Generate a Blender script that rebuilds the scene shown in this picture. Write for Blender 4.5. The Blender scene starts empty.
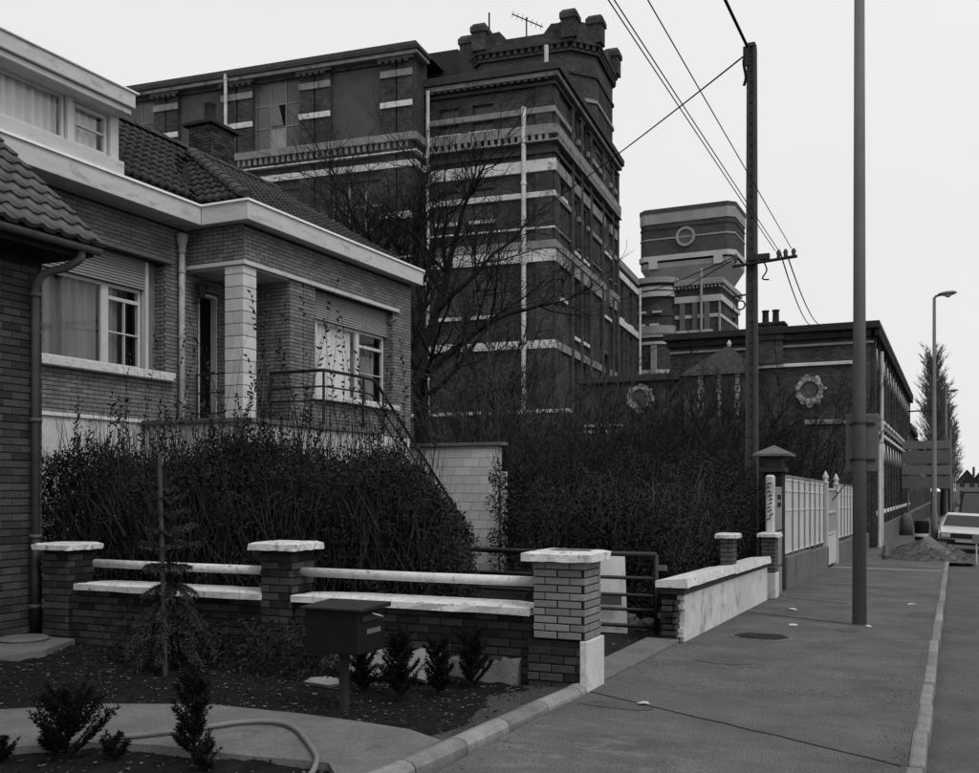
import bpy, bmesh, math, random
from mathutils import Vector, Matrix, noise
random.seed(7)
R = math.radians
scene = bpy.context.scene
COL = scene.collection

# ------------------------------------------------------------------ camera
cam_d = bpy.data.cameras.new('camera'); cam = bpy.data.objects.new('camera', cam_d); COL.objects.link(cam)
cam.location = (0, 0, 1.65); cam.rotation_euler = (R(90), 0, R(25))
cam_d.sensor_width = 36; cam_d.lens = 36*1000/979; cam_d.shift_y = 103.5/979
cam_d.clip_end = 4000
scene.camera = cam
# ------------------------------------------------------------------ sky and sun (overcast, black and white photograph)
SUN_EL, SUN_AZ = 52, 118          # azimuth the light comes from, clockwise from +Y
w = bpy.data.worlds.new('World'); scene.world = w; w.use_nodes = True
nt = w.node_tree; nt.nodes.clear()
sky = nt.nodes.new('ShaderNodeTexSky'); sky.sky_type = 'NISHITA'; sky.sun_disc = False
sky.sun_elevation = R(SUN_EL); sky.sun_rotation = R(SUN_AZ); sky.air_density = 1.5; sky.dust_density = 6; sky.ozone_density = 1
bw = nt.nodes.new('ShaderNodeRGBToBW')
mixs = nt.nodes.new('ShaderNodeMix'); mixs.data_type = 'FLOAT'; mixs.inputs[0].default_value = 0.88
mixs.inputs[3].default_value = 9.0
bg = nt.nodes.new('ShaderNodeBackground'); bg.inputs[1].default_value = 0.1
wo = nt.nodes.new('ShaderNodeOutputWorld')
nt.links.new(sky.outputs[0], bw.inputs[0]); nt.links.new(bw.outputs[0], mixs.inputs[2])
tcw = nt.nodes.new('ShaderNodeTexCoord'); nzw = nt.nodes.new('ShaderNodeTexNoise'); nzw.inputs['Scale'].default_value = 1.6; nzw.inputs['Detail'].default_value = 5
mrw = nt.nodes.new('ShaderNodeMapRange'); mrw.inputs[1].default_value = .3; mrw.inputs[2].default_value = .7; mrw.inputs[3].default_value = .96; mrw.inputs[4].default_value = 1.05
muw = nt.nodes.new('ShaderNodeMath'); muw.operation = 'MULTIPLY'      # faint cloud in the overcast
nt.links.new(tcw.outputs['Generated'], nzw.inputs['Vector']); nt.links.new(nzw.outputs[0], mrw.inputs[0]); nt.links.new(mixs.outputs[0], muw.inputs[0]); nt.links.new(mrw.outputs[0], muw.inputs[1]); nt.links.new(muw.outputs[0], bg.inputs[0]); nt.links.new(bg.outputs[0], wo.inputs[0])
sl = bpy.data.lights.new('sun', 'SUN'); sl.energy = 1.3; sl.angle = R(25); sl.color = (1, 1, 1)
so = bpy.data.objects.new('sun', sl); COL.objects.link(so)
az = R(SUN_AZ); sd = Vector((math.sin(az)*math.cos(R(SUN_EL)), math.cos(az)*math.cos(R(SUN_EL)), math.sin(R(SUN_EL))))
so.rotation_euler = sd.to_track_quat('Z', 'Y').to_euler(); so.location = (0, 0, 40)
vs = scene.view_settings; vs.view_transform = 'Standard'; vs.look = 'None'; vs.exposure = 0; vs.gamma = 1; vs.use_curve_mapping = False
scene.render.engine = 'CYCLES'
scene.cycles.max_bounces = 6; scene.cycles.transparent_max_bounces = 12

# ------------------------------------------------------------------ materials (the photograph is black and white: greys only)
MATS = {}
def _new(name):
    m = bpy.data.materials.new(name); m.use_nodes = True
    n = m.node_tree.nodes; l = m.node_tree.links
    return m, n, l, n['Principled BSDF']
def M(name, val, var=.25, scale=6, rough=.85, bump=.15, rnd=0, spec=.06, detail=6, stain=0, stain_val=.02, stain_scale=1.5, metal=0, stretch=(1,1,1), fine=0):
    """grey material: base value, noise mottling, per-object and per-island variation, stains, bump"""
    if name in MATS: return MATS[name]
    m, n, l, b = _new(name)
    tc = n.new('ShaderNodeTexCoord'); mp = n.new('ShaderNodeMapping'); mp.inputs['Scale'].default_value = stretch
    l.new(tc.outputs['Object'], mp.inputs['Vector'])
    nz = n.new('ShaderNodeTexNoise'); nz.inputs['Scale'].default_value = scale; nz.inputs['Detail'].default_value = detail; nz.inputs['Roughness'].default_value = .65
    l.new(mp.outputs[0], nz.inputs['Vector'])
    mr = n.new('ShaderNodeMapRange'); mr.inputs[1].default_value = .25; mr.inputs[2].default_value = .75
    mr.inputs[3].default_value = val*(1-var); mr.inputs[4].default_value = val*(1+var)
    l.new(nz.outputs[0], mr.inputs[0]); out = mr.outputs[0]
    def mul(a, bsock):
        q = n.new('ShaderNodeMath'); q.operation = 'MULTIPLY'; l.new(a, q.inputs[0]); l.new(bsock, q.inputs[1]); return q.outputs[0]
    if rnd:
        oi = n.new('ShaderNodeObjectInfo'); ge = n.new('ShaderNodeNewGeometry')
        ad = n.new('ShaderNodeMath'); ad.operation = 'ADD'; l.new(oi.outputs['Random'], ad.inputs[0]); l.new(ge.outputs['Random Per Island'], ad.inputs[1])
        fr = n.new('ShaderNodeMath'); fr.operation = 'FRACT'; l.new(ad.outputs[0], fr.inputs[0])
        m2 = n.new('ShaderNodeMapRange'); m2.inputs[3].default_value = 1-rnd; m2.inputs[4].default_value = 1+rnd
        l.new(fr.outputs[0], m2.inputs[0]); out = mul(out, m2.outputs[0])
    if fine:
        n3 = n.new('ShaderNodeTexNoise'); n3.inputs['Scale'].default_value = scale*(22 if scale > 2 else 60); n3.inputs['Detail'].default_value = 3
        l.new(tc.outputs['Object'], n3.inputs['Vector'])
        m4 = n.new('ShaderNodeMapRange'); m4.inputs[1].default_value = .3; m4.inputs[2].default_value = .7; m4.inputs[3].default_value = 1-fine; m4.inputs[4].default_value = 1+fine
        l.new(n3.outputs[0], m4.inputs[0]); out = mul(out, m4.outputs[0])
    if stain:
        n2 = n.new('ShaderNodeTexNoise'); n2.inputs['Scale'].default_value = stain_scale; n2.inputs['Detail'].default_value = 8; n2.inputs['Roughness'].default_value = .7
        l.new(mp.outputs[0], n2.inputs['Vector'])
        m3 = n.new('ShaderNodeMapRange'); m3.inputs[1].default_value = .56; m3.inputs[2].default_value = .64; m3.inputs[4].default_value = stain
        l.new(n2.outputs[0], m3.inputs[0])
        mx = n.new('ShaderNodeMix'); mx.data_type = 'FLOAT'; l.new(m3.outputs[0], mx.inputs[0]); l.new(out, mx.inputs[2]); mx.inputs[3].default_value = stain_val
        out = mx.outputs[0]
    l.new(out, b.inputs['Base Color'])
    b.inputs['Roughness'].default_value = rough; b.inputs['Specular IOR Level'].default_value = spec; b.inputs['Metallic'].default_value = metal
    if bump:
        bp = n.new('ShaderNodeBump'); bp.inputs['Strength'].default_value = bump; bp.inputs['Distance'].default_value = .02
        l.new(nz.outputs[0], bp.inputs['Height']); l.new(bp.outputs[0], b.inputs['Normal'])
    MATS[name] = m; return m
def MBRICK(name, val, mortar, bw=.22, bh=.072, ms=.012, var=.35, stain=.5, bump=.5):
    """brick courses on walls too far away to pick single bricks apart"""
    if name in MATS: return MATS[name]
    m, n, l, b = _new(name)
    tc = n.new('ShaderNodeTexCoord'); sx = n.new('ShaderNodeSeparateXYZ'); l.new(tc.outputs['Object'], sx.inputs[0])
    ad = n.new('ShaderNodeMath'); l.new(sx.outputs[0], ad.inputs[0]); l.new(sx.outputs[1], ad.inputs[1])
    cb = n.new('ShaderNodeCombineXYZ'); l.new(ad.outputs[0], cb.inputs[0]); l.new(sx.outputs[2], cb.inputs[1])
    br = n.new('ShaderNodeTexBrick'); l.new(cb.outputs[0], br.inputs['Vector'])
    g = lambda x: (x, x, x, 1)
    br.inputs['Color1'].default_value = g(val*(1-var)); br.inputs['Color2'].default_value = g(val*(1+var)); br.inputs['Mortar'].default_value = g(mortar)
    br.inputs['Scale'].default_value = 1; br.inputs['Mortar Size'].default_value = ms; br.inputs['Brick Width'].default_value = bw; br.inputs['Row Height'].default_value = bh
    nz = n.new('ShaderNodeTexNoise'); nz.inputs['Scale'].default_value = .55; nz.inputs['Detail'].default_value = 8; nz.inputs['Roughness'].default_value = .7
    l.new(tc.outputs['Object'], nz.inputs['Vector'])
    mr = n.new('ShaderNodeMapRange'); mr.inputs[1].default_value = .3; mr.inputs[2].default_value = .7; mr.inputs[3].default_value = 1-stain; mr.inputs[4].default_value = 1+stain
    l.new(nz.outputs[0], mr.inputs[0])
    mx = n.new('ShaderNodeVectorMath'); mx.operation = 'SCALE'; l.new(br.outputs['Color'], mx.inputs[0]); l.new(mr.outputs[0], mx.inputs['Scale'])
    l.new(mx.outputs[0], b.inputs['Base Color']); b.inputs['Roughness'].default_value = .9; b.inputs['Specular IOR Level'].default_value = .06
    bp = n.new('ShaderNodeBump'); bp.inputs['Strength'].default_value = bump; bp.inputs['Distance'].default_value = .01; bp.invert = True
    l.new(br.outputs['Fac'], bp.inputs['Height']); l.new(bp.outputs[0], b.inputs['Normal'])
    MATS[name] = m; return m
def MGLASS(name, tint=.9, refl=.12):
    m = bpy.data.materials.new(name); m.use_nodes = True; n = m.node_tree.nodes; l = m.node_tree.links; n.clear()
    o = n.new('ShaderNodeOutputMaterial'); t = n.new('ShaderNodeBsdfTransparent'); t.inputs[0].default_value = (tint, tint, tint, 1)
    gl = n.new('ShaderNodeBsdfGlossy'); gl.inputs['Roughness'].default_value = .03; gl.inputs[0].default_value = (.9, .9, .9, 1)
    lw = n.new('ShaderNodeLayerWeight'); lw.inputs[0].default_value = .25
    mr = n.new('ShaderNodeMapRange'); mr.inputs[3].default_value = refl*.6; mr.inputs[4].default_value = .5; l.new(lw.outputs['Fresnel'], mr.inputs[0])
    mx = n.new('ShaderNodeMixShader'); l.new(mr.outputs[0], mx.inputs[0]); l.new(t.outputs[0], mx.inputs[1]); l.new(gl.outputs[0], mx.inputs[2]); l.new(mx.outputs[0], o.inputs[0])
    MATS[name] = m; return m

asphalt = M('asphalt', .098, .3, 1.3, .9, .35, fine=.6, stain=.4, stain_val=.12, stain_scale=.9)
# worn pale cement mottling in one corner of the pavement, and dark tar stains
def wear(m, cx, cy, r_, val, scale):
    n = m.node_tree.nodes; l = m.node_tree.links; b = n['Principled BSDF']; src = b.inputs['Base Color'].links[0].from_socket
    tc = n.new('ShaderNodeTexCoord'); nz = n.new('ShaderNodeTexNoise'); nz.inputs['Scale'].default_value = scale; nz.inputs['Detail'].default_value = 9; nz.inputs['Roughness'].default_value = .72
    mp = n.new('ShaderNodeMapping'); mp.inputs['Scale'].default_value = (1, 2.2, 1); l.new(tc.outputs['Object'], mp.inputs[0]); l.new(mp.outputs[0], nz.inputs['Vector'])
    ds = n.new('ShaderNodeVectorMath'); ds.operation = 'DISTANCE'; l.new(tc.outputs['Object'], ds.inputs[0]); ds.inputs[1].default_value = (cx, cy, 0)
    a = n.new('ShaderNodeMapRange'); a.inputs[1].default_value = r_; a.inputs[2].default_value = 0; l.new(ds.outputs['Value'], a.inputs[0])
    c = n.new('ShaderNodeMapRange'); c.inputs[1].default_value = .5; c.inputs[2].default_value = .72; l.new(nz.outputs[0], c.inputs[0])
    f = n.new('ShaderNodeMath'); f.operation = 'MULTIPLY'; l.new(a.outputs[0], f.inputs[0]); l.new(c.outputs[0], f.inputs[1])
    mx = n.new('ShaderNodeMix'); mx.data_type = 'FLOAT'; l.new(f.outputs[0], mx.inputs[0]); l.new(src, mx.inputs[2]); mx.inputs[3].default_value = val; l.new(mx.outputs[0], b.inputs['Base Color'])
wear(asphalt, -1.9, 5.9, 1.8, .22, 3.2); wear(asphalt, -1.2, 9.5, 3.5, .055, 1.1); wear(asphalt, -.5, 6.5, 2.5, .055, 1.6); wear(asphalt, -1.5, 15, 5, .055, .8)
roadm = M('road_asphalt', .085, .3, 1.8, .9, .3, fine=.4, stain=.3, stain_val=.03)
kerbm = M('kerb_stone', .19, .3, 5, .9, .3, rnd=.2, fine=.3)
soilm = M('soil', .011, .6, 9, 1, .6, fine=.6)
earthm = M('earth', .02, .5, 2, 1, .5, fine=.5)
dirtm = M('sandy_dirt', .05, .4, 4, 1, .5, fine=.4)
concm = M('path_concrete', .13, .25, 2.5, .9, .25, fine=.2, stain=.4, stain_val=.05)
litterm = M('leaf_litter', .065, .5, 3, .9, 0, rnd=.9)
whitep = M('white_paint', .62, .12, 5, .6, .08, stain=.5, stain_val=.25, stain_scale=3)
whitepeel = M('peeling_white_paint', .56, .2, 7, .75, .4, stain=.8, stain_val=.13, stain_scale=15, fine=.25)
plasterw = M('white_plaster', .5, .2, 3, .9, .3, stain=.6, stain_val=.2, stain_scale=2.2, fine=.15)
blockw = M('white_block', .5, .15, 4, .9, .25, rnd=.12, fine=.15)
brick_dark = M('dark_brick', .04, .4, 14, .9, .4, rnd=.55, fine=.35)
brick_pillar = M('grey_brick', .18, .2, 14, .85, .3, rnd=.2, fine=.2)
brick_house = M('house_brick', .165, .2, 9, .9, .2, rnd=.22)
brick_cott = M('cottage_brick', .05, .3, 14, .9, .3, rnd=.4, fine=.25)
mortar_d = M('dark_mortar', .02, .4, 20, 1, .3)
mortar_h = M('house_mortar', .045, .4, 20, 1, .2)
mortar_p = M('pillar_mortar', .022, .4, 20, 1, .2)
tilem = M('roof_tile', .032, .35, 12, .8, .3, rnd=.3, spec=.35)
tile_n = M('cottage_roof_tile', .05, .3, 12, .6, .25, rnd=.25, spec=.5)
roofdark = M('roof_felt', .02, .3, 3, .95, .2)
zincm = M('zinc_edge', .85, .1, 4, .5, .05)
fasciam = M('fascia_paint', .5, .12, 3, .6, .08, stain=.6, stain_val=.26, stain_scale=2.2, stretch=(1,1,3))
framem = M('window_frame_paint', .5, .1, 5, .5, .05)
shutterm = M('shutter_slat', .24, .1, 6, .6, .05)
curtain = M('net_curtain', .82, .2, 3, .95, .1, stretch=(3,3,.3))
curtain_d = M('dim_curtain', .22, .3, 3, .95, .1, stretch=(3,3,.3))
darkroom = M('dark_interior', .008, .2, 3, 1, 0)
metald = M('dark_iron', .011, .3, 9, .6, .15, spec=.4)
metalg = M('grey_metal', .09, .25, 6, .5, .1, spec=.5)
pipew = M('painted_pipe', .34, .3, 7, .7, .15, stain=.6, stain_val=.09, stain_scale=5)
pipel = M('pale_downpipe', .48, .3, 2, .7, .15, stain=.6, stain_val=.1, stain_scale=1.3)
piped = M('dark_downpipe', .085, .25, 6, .6, .1)
leafd = M('hedge_leaf', .017, .4, 5, .65, 0, rnd=.55, spec=.15)
leafy = M('shoot_leaf', .018, .4, 5, .55, 0, rnd=.5, spec=.15)
twigm = M('twig_bark', .02, .4, 9, .95, .2, rnd=.3)
twigl = M('pale_twig_bark', .05, .4, 9, .95, .2, rnd=.4)
barkm = M('bark', .016, .4, 9, .95, .5, fine=.4)
needle = M('conifer_needle', .045, .4, 6, .7, 0, rnd=.5)
yewm = M('yew_needle', .009, .4, 6, .7, 0, rnd=.5)
stakem = M('weathered_stake', .05, .3, 9, .9, .2)
concpole = M('concrete_pole', .06, .25, 7, .9, .25, fine=.35)
steelpole = M('galvanised_pole', .125, .25, 4, .7, .08, spec=.2, stretch=(1,1,.3))
wirem = M('cable', .012, .2, 3, .7, 0)
f_brick = MBRICK('factory_brick', .054, .042, var=.4)
f_brick2 = MBRICK('tower_brick', .06, .04, var=.35)
f_annex = MBRICK('annex_brick', .065, .04, var=.3)
o_brick = MBRICK('office_brick', .058, .05, var=.35, bump=.8)
o_dark = MBRICK('dark_cornice_brick', .03, .02, var=.3)
white_band = M('pale_stone_band', .52, .3, 1.6, .9, .2, stain=.7, stain_val=.12, stain_scale=2.2, fine=.2)
grey_band = M('sooty_stone_band', .2, .35, 1.4, .9, .25, stain=.7, stain_val=.05, stain_scale=1.8, fine=.2)
dark_band = M('sooty_moulding', .045, .35, 2, .9, .2)
greyrender = M('grey_render', .075, .25, 1.2, .9, .25, fine=.15)
pane_grey = M('dusty_pane', .06, .3, .7, .35, .03, rnd=.3, spec=.5)
pane_dark = M('dark_pane', .022, .4, .7, .25, .03, rnd=.4, spec=.5)
pane_pale = M('pale_pane', .24, .2, 2, .4, .03)
slate = M('slate', .028, .3, 2, .8, .2)
wt_brick = MBRICK('water_tower_brick', .07, .05, var=.25, stain=.3)
wt_conc = M('water_tower_concrete', .26, .2, .7, .9, .2)
wt_pale = M('water_tower_band', .42, .15, .8, .9, .1)
stonem = M('rubble', .1, .4, 10, .95, .5, rnd=.5)
carpaint = M('pale_car_paint', .5, .05, 3, .3, 0, spec=.6)
cardark = M('car_trim', .02, .2, 5, .5, 0)
carglass = M('car_glass', .02, .2, 2, .15, 0, spec=.5)
vanpaint = M('dark_van_paint', .03, .15, 3, .4, 0, spec=.5)
rubber = M('rubber', .012, .2, 8, .9, .1)
lampm = M('lamp_housing', .13, .15, 5, .5, .05)
lampglass = M('lamp_lens', .35, .1, 5, .3, 0)
hosem = M('garden_hose', .16, .2, 6, .6, .1)
mailm = M('mailbox_metal', .008, .3, 6, .6, .05, spec=.15)
signgrey = M('sign_back', .12, .2, 3, .6, .05, stain=.3, stain_val=.1)
signpale = M('sign_face', .15, .15, 3, .6, .05)
fencew = M('fence_panel_paint', .44, .15, 1.5, .7, .1, stain=.5, stain_val=.26, stain_scale=2.5)
concw = M('weathered_concrete', .125, .25, 2.5, .95, .3, fine=.25, stain=.5, stain_val=.06)
blackp = M('black_paint', .01, .1, 5, .7, 0)
farwall = M('far_render', .2, .3, .5, .9, .1)
poplarm = M('hazed_poplar_twig', .12, .3, 2, .95, 0, rnd=.4)  # twigs paler than real bark: distance haze put into the colour
glass = MGLASS('window_glass', .93, .06)

# ------------------------------------------------------------------ mesh helpers
ORG = {}
class MB:
    def __init__(s): s.v = []; s.f = []
    def quad(s, *p):
        i = len(s.v); s.v += [tuple(q) for q in p]; s.f.append(tuple(range(i, i+len(p)))); return s
    def box(s, x0, x1, y0, y1, z0, z1):
        i = len(s.v)
        s.v += [(x0,y0,z0),(x1,y0,z0),(x1,y1,z0),(x0,y1,z0),(x0,y0,z1),(x1,y0,z1),(x1,y1,z1),(x0,y1,z1)]
        s.f += [tuple(i+k for k in q) for q in ((0,3,2,1),(4,5,6,7),(0,1,5,4),(1,2,6,5),(2,3,7,6),(3,0,4,7))]; return s
    def hexa(s, b, t):
        """solid from a bottom and a top polygon of equal length"""
        i = len(s.v); n = len(b); s.v += [tuple(q) for q in b]+[tuple(q) for q in t]
        s.f.append(tuple(i+k for k in reversed(range(n)))); s.f.append(tuple(i+n+k for k in range(n)))
        for k in range(n): s.f.append((i+k, i+(k+1) % n, i+n+(k+1) % n, i+n+k))
        return s
    def prism(s, poly, z0, z1): return s.hexa([(x, y, z0) for x, y in poly], [(x, y, z1) for x, y in poly])
    def tube(s, pts, r, n=8, cap=True):
        pts = [Vector(p) for p in pts]; rr = r if isinstance(r, (list, tuple)) else [r]*len(pts)
        i0 = len(s.v); ref = None
        for k, p in enumerate(pts):
            d = (pts[min(k+1, len(pts)-1)]-pts[max(k-1, 0)])
            d = d.normalized() if d.length > 1e-9 else Vector((0,0,1))
            if ref is None or abs(ref.dot(d)) > .98: ref = Vector((0,0,1)) if abs(d.z) < .9 else Vector((1,0,0))
            a = d.cross(ref).normalized(); b = a.cross(d)
            ref = b
            for j in range(n):
                t = 2*math.pi*j/n; q = p+(a*math.cos(t)+b*math.sin(t))*rr[k]; s.v.append(tuple(q))
        for k in range(len(pts)-1):
            for j in range(n):
                s.f.append((i0+k*n+j, i0+k*n+(j+1) % n, i0+(k+1)*n+(j+1) % n, i0+(k+1)*n+j))
        if cap and n > 2:
            s.f.append(tuple(i0+j for j in reversed(range(n)))); s.f.append(tuple(i0+(len(pts)-1)*n+j for j in range(n)))
        return s
    def lathe(s, x, y, prof, n=16):
        """prof = [(r, z)] bottom to top"""
        i0 = len(s.v)
        for r, z in prof:
            for j in range(n):
                t = 2*math.pi*j/n; s.v.append((x+r*math.cos(t), y+r*math.sin(t), z))
        for k in range(len(prof)-1):
            for j in range(n): s.f.append((i0+k*n+j, i0+k*n+(j+1) % n, i0+(k+1)*n+(j+1) % n, i0+(k+1)*n+j))
        s.f.append(tuple(i0+j for j in reversed(range(n)))); s.f.append(tuple(i0+(len(prof)-1)*n+j for j in range(n)))
        return s
    def facade(s, o, ud, W, H, ops, depth):
        """wall sheet from o along unit ud (x,y), W by H, with openings (u0,u1,z0,z1) and reveals going inwards"""
        ox, oy, oz = o; ux, uy = ud; nx, ny = -uy, ux           # inwards = left of the running direction
        us = sorted({0, W, *[k for q in ops for k in q[:2]]}); zs = sorted({0, H, *[k for q in ops for k in q[2:4]]})
        P = lambda u, z, dd=0: (ox+ux*u+nx*dd, oy+uy*u+ny*dd, oz+z)
        for a, b in zip(us, us[1:]):
            for c, d in zip(zs, zs[1:]):
                um, zm = (a+b)/2, (c+d)/2
                if any(q[0] < um < q[1] and q[2] < zm < q[3] for q in ops): continue
                s.quad(P(a, c), P(b, c), P(b, d), P(a, d))
        for q in ops:
            a, b, c, d = q[:4]
            s.quad(P(a, c), P(a, d), P(a, d, depth), P(a, c, depth)); s.quad(P(b, c), P(b, c, depth), P(b, d, depth), P(b, d))
            s.quad(P(a, c), P(a, c, depth), P(b, c, depth), P(b, c)); s.quad(P(a, d), P(b, d), P(b, d, depth), P(a, d, depth))
        return s
    def build(s, name, mat, parent=None, smooth=False, bevel=0, local=False, seg=1):
        me = bpy.data.meshes.new(name)
        o = ORG.get(parent.name, Vector()) if parent is not None and not local else Vector()
        me.from_pydata([(x-o[0], y-o[1], z-o[2]) for x, y, z in s.v], [], s.f); me.update()
        if bevel:
            bm = bmesh.new(); bm.from_mesh(me)
            bmesh.ops.remove_doubles(bm, verts=bm.verts, dist=1e-5)
            bmesh.ops.bevel(bm, geom=[e for e in bm.edges if e.is_manifold and e.calc_face_angle(0) > .5], offset=bevel, segments=seg, affect='EDGES', profile=.6)
            bm.to_mesh(me); bm.free()
        if smooth:
            for p in me.polygons: p.use_smooth = True
        me.materials.append(mat)
        ob = bpy.data.objects.new(name, me); COL.objects.link(ob)
        if parent is not None: ob.parent = parent; ORG[ob.name] = ORG.get(parent.name, Vector())
        return ob
def tag(o, label=None, cat=None, group=None, kind=None):
    if label: o['label'] = label
    if cat: o['category'] = cat
    if group: o['group'] = group
    if kind: o['kind'] = kind
    return o
def thing(name, label, cat, loc=(0,0,0), rotz=0, group=None, local=False):
    o = bpy.data.objects.new(name, None); COL.objects.link(o); o.empty_display_size = .2
    o.location = loc; o.rotation_euler = (0, 0, rotz)
    ORG[o.name] = Vector() if local else Vector(loc)
    return tag(o, label, cat, group)
def copy_tree(o, parent=None):
    c = o.copy(); COL.objects.link(c); c.parent = parent; ORG[c.name] = Vector()
    for ch in o.children: copy_tree(ch, c)
    return c
def g(y): return -0.012*min(max(0, y-8), 110)
_bc = {}
def brick_mesh(L, H, D, mat, ch=.004):
    """brick with its face towards -Y, centred in x and z, chamfered face, back at y=0"""
    k = (round(L, 3), round(H, 3), round(D, 3), mat.name)
    if k in _bc: return _bc[k]
    a, b = L/2, H/2; c = min(ch, b*.3)
    v = [(-a,0,-b),(a,0,-b),(a,0,b),(-a,0,b),(-a,-D+c,-b),(a,-D+c,-b),(a,-D+c,b),(-a,-D+c,b),(-a+c,-D,-b+c),(a-c,-D,-b+c),(a-c,-D,b-c),(-a+c,-D,b-c)]
    f = [(8,9,10,11)]
    for i in range(4):
        j = (i+1) % 4; f += [(i, j, 4+j, 4+i), (4+i, 4+j, 8+j, 8+i)]
    me = bpy.data.meshes.new('brick'); me.from_pydata(v, [], f); me.update(); me.materials.append(mat); _bc[k] = me; return me
def courses(W, H, bl, bh, joint, ops=(), z0=0, half=True):
    """yields (u_centre, z_centre, length) of the bricks of a wall face, cut at its ends and openings"""
    rows = int(H/(bh+joint)+1e-6)
    for r in range(rows):
        za = z0+r*(bh+joint)+joint/2; zb = za+bh
        cuts = [(0, W)]
        for q in ops:
            if zb > q[2]+.01 and za < q[3]-.01:
                nc = []
                for a, b in cuts:
                    if q[1] <= a or q[0] >= b: nc.append((a, b)); continue
                    if q[0] > a: nc.append((a, q[0]))
                    if q[1] < b: nc.append((q[1], b))
                cuts = nc
        pitch = bl+joint; off = (pitch/2 if (r % 2 and half) else 0)
        for a, b in cuts:
            k = math.floor((a+off)/pitch)
            while True:
                u0 = k*pitch-off+joint/2; u1 = u0+bl
                if u0 >= b: break
                c, d = max(u0, a+.001), min(u1, b-.001)
                if d-c > .03: yield ((c+d)/2, (za+zb)/2, round(d-c, 2))
                k += 1
def brick_parts(parent, o, ud, W, H, bl, bh, joint, D, mat, ops=(), name='brick', jit=.003, limit=300):
    """each brick its own object, on a wall face starting at o (world) running along ud; outside is to the right of ud"""
    org = ORG.get(parent.name, Vector()); ang = math.atan2(ud[1], ud[0]); n = 0
    for u, z, L in courses(W, H, bl, bh, joint, ops):
        if n >= limit: break
        ob = bpy.data.objects.new(name, brick_mesh(L, bh, D, mat)); COL.objects.link(ob); ob.parent = parent
        j = random.uniform(-jit, jit)
        ob.location = (o[0]+ud[0]*u-org[0]-ud[1]*j, o[1]+ud[1]*u-org[1]+ud[0]*j, o[2]+z-org[2])
        ob.rotation_euler = (random.uniform(-.006, .006), 0, ang+random.uniform(-.004, .004)); n += 1
    return n
def brick_skin(parent, o, ud, W, H, bl, bh, joint, D, mat, ops=(), name='brickwork'):
    """the same, too fine to pick apart: one mesh, one part"""
    mb = MB(); nx, ny = ud[1], -ud[0]
    for u, z, L in courses(W, H, bl, bh, joint, ops):
        j = random.uniform(-.0015, .0015)
        P = lambda uu, zz, dd: (o[0]+ud[0]*uu+nx*dd, o[1]+ud[1]*uu+ny*dd, o[2]+zz)
        a, b, c, d = u-L/2, u+L/2, z-bh/2, z+bh/2; e = D+j
        mb.v += [P(a,c,-.002),P(b,c,-.002),P(b,d,-.002),P(a,d,-.002),P(a,c,e),P(b,c,e),P(b,d,e),P(a,d,e)]
        i = len(mb.v)-8; mb.f += [(i+4,i+5,i+6,i+7),(i,i+1,i+5,i+4),(i+1,i+2,i+6,i+5),(i+2,i+3,i+7,i+6),(i+3,i,i+4,i+7)]
    ob = mb.build(name, mat, parent); ob['kind'] = 'stuff'; return ob
def struct(o): o['kind'] = 'structure'; return o
# ================================================================== ground, road, pavement
YS = [-40, -10, 0, 4, 8, 14, 20, 30, 40, 60, 80, 118, 200, 400, 2500]
def strip(name, x0, x1, dz, mat, ys=YS, parent=None):
    mb = MB()
    for a, b in zip(ys, ys[1:]): mb.quad((x0, a, g(a)+dz), (x1, a, g(a)+dz), (x1, b, g(b)+dz), (x0, b, g(b)+dz))
    return mb.build(name, mat, parent)
struct(strip('ground', -1500, 1500, -.25, earthm))
struct(strip('yard', -160, -2.745, -.012, earthm, [7.9, 14, 20, 30, 40, 60, 80, 118]))
pav = struct(strip('pavement', -2.745, -.235, 0, asphalt, YS[:12]))
struct(strip('road', -.168, 9, -.10, roadm, YS[:13]))
struct(strip('far_pavement', 9.0, 14, -.01, asphalt, YS[:13]))
# seams and patches laid into the pavement
def flat(name, pts, z, mat, parent=None, th=0):
    mb = MB()
    if th: mb.hexa([(x, y, z+g(y)-th) for x, y in pts], [(x, y, z+g(y)) for x, y in pts])
    else: mb.quad(*[(x, y, z+g(y)) for x, y in pts])
    return mb.build(name, mat, parent)
seam = M('tar_seam', .03, .3, 10, .9, .2); patchm = M('pavement_patch', .08, .25, 5, .95, .3, fine=.35); pass
def seam_line(pts, w_):
    mb = MB()
    for (a, b), (c, d) in zip(pts, pts[1:]):
        dv = Vector((c-a, d-b)).normalized(); p = Vector((-dv.y, dv.x))*w_/2
        mb.quad((a-p.x, b-p.y, g(b)+.004), (a+p.x, b+p.y, g(b)+.004), (c+p.x, d+p.y, g(d)+.004), (c-p.x, d-p.y, g(d)+.004))
    mb.build('pavement_seam', seam, pav)
def wig(x0, y0, x1, y1, n, a):
    return [(x0+(x1-x0)*k/n+random.uniform(-a, a), y0+(y1-y0)*k/n+random.uniform(-a, a)) for k in range(n+1)]
seam_line(wig(-2.7, 7.75, -.28, 6.45, 12, .012), .018)
seam_line(wig(-2.68, 14.3, -1.3, 13.6, 8, .02), .035)
seam_line(wig(-2.66, 16.9, -1.5, 16.2, 8, .02), .03)
seam_line(wig(-2.66, 20.2, -1.2, 19.6, 8, .02), .03)
seam_line(wig(-2.6, 26.2, -.3, 25.8, 8, .02), .04)
for px_, py_, a_, b_ in ((-2.05, 9.75, .26, .12), (-2.35, 7.35, .35, .13), (-1.2, 12.9, .16, .2)):
    flat('pavement_patch', [(px_+a_*math.cos(t*.5236)*random.uniform(.8, 1.15), py_+b_*math.sin(t*.5236)*random.uniform(.8, 1.15)) for t in range(12)], .004, patchm, pav)
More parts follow.
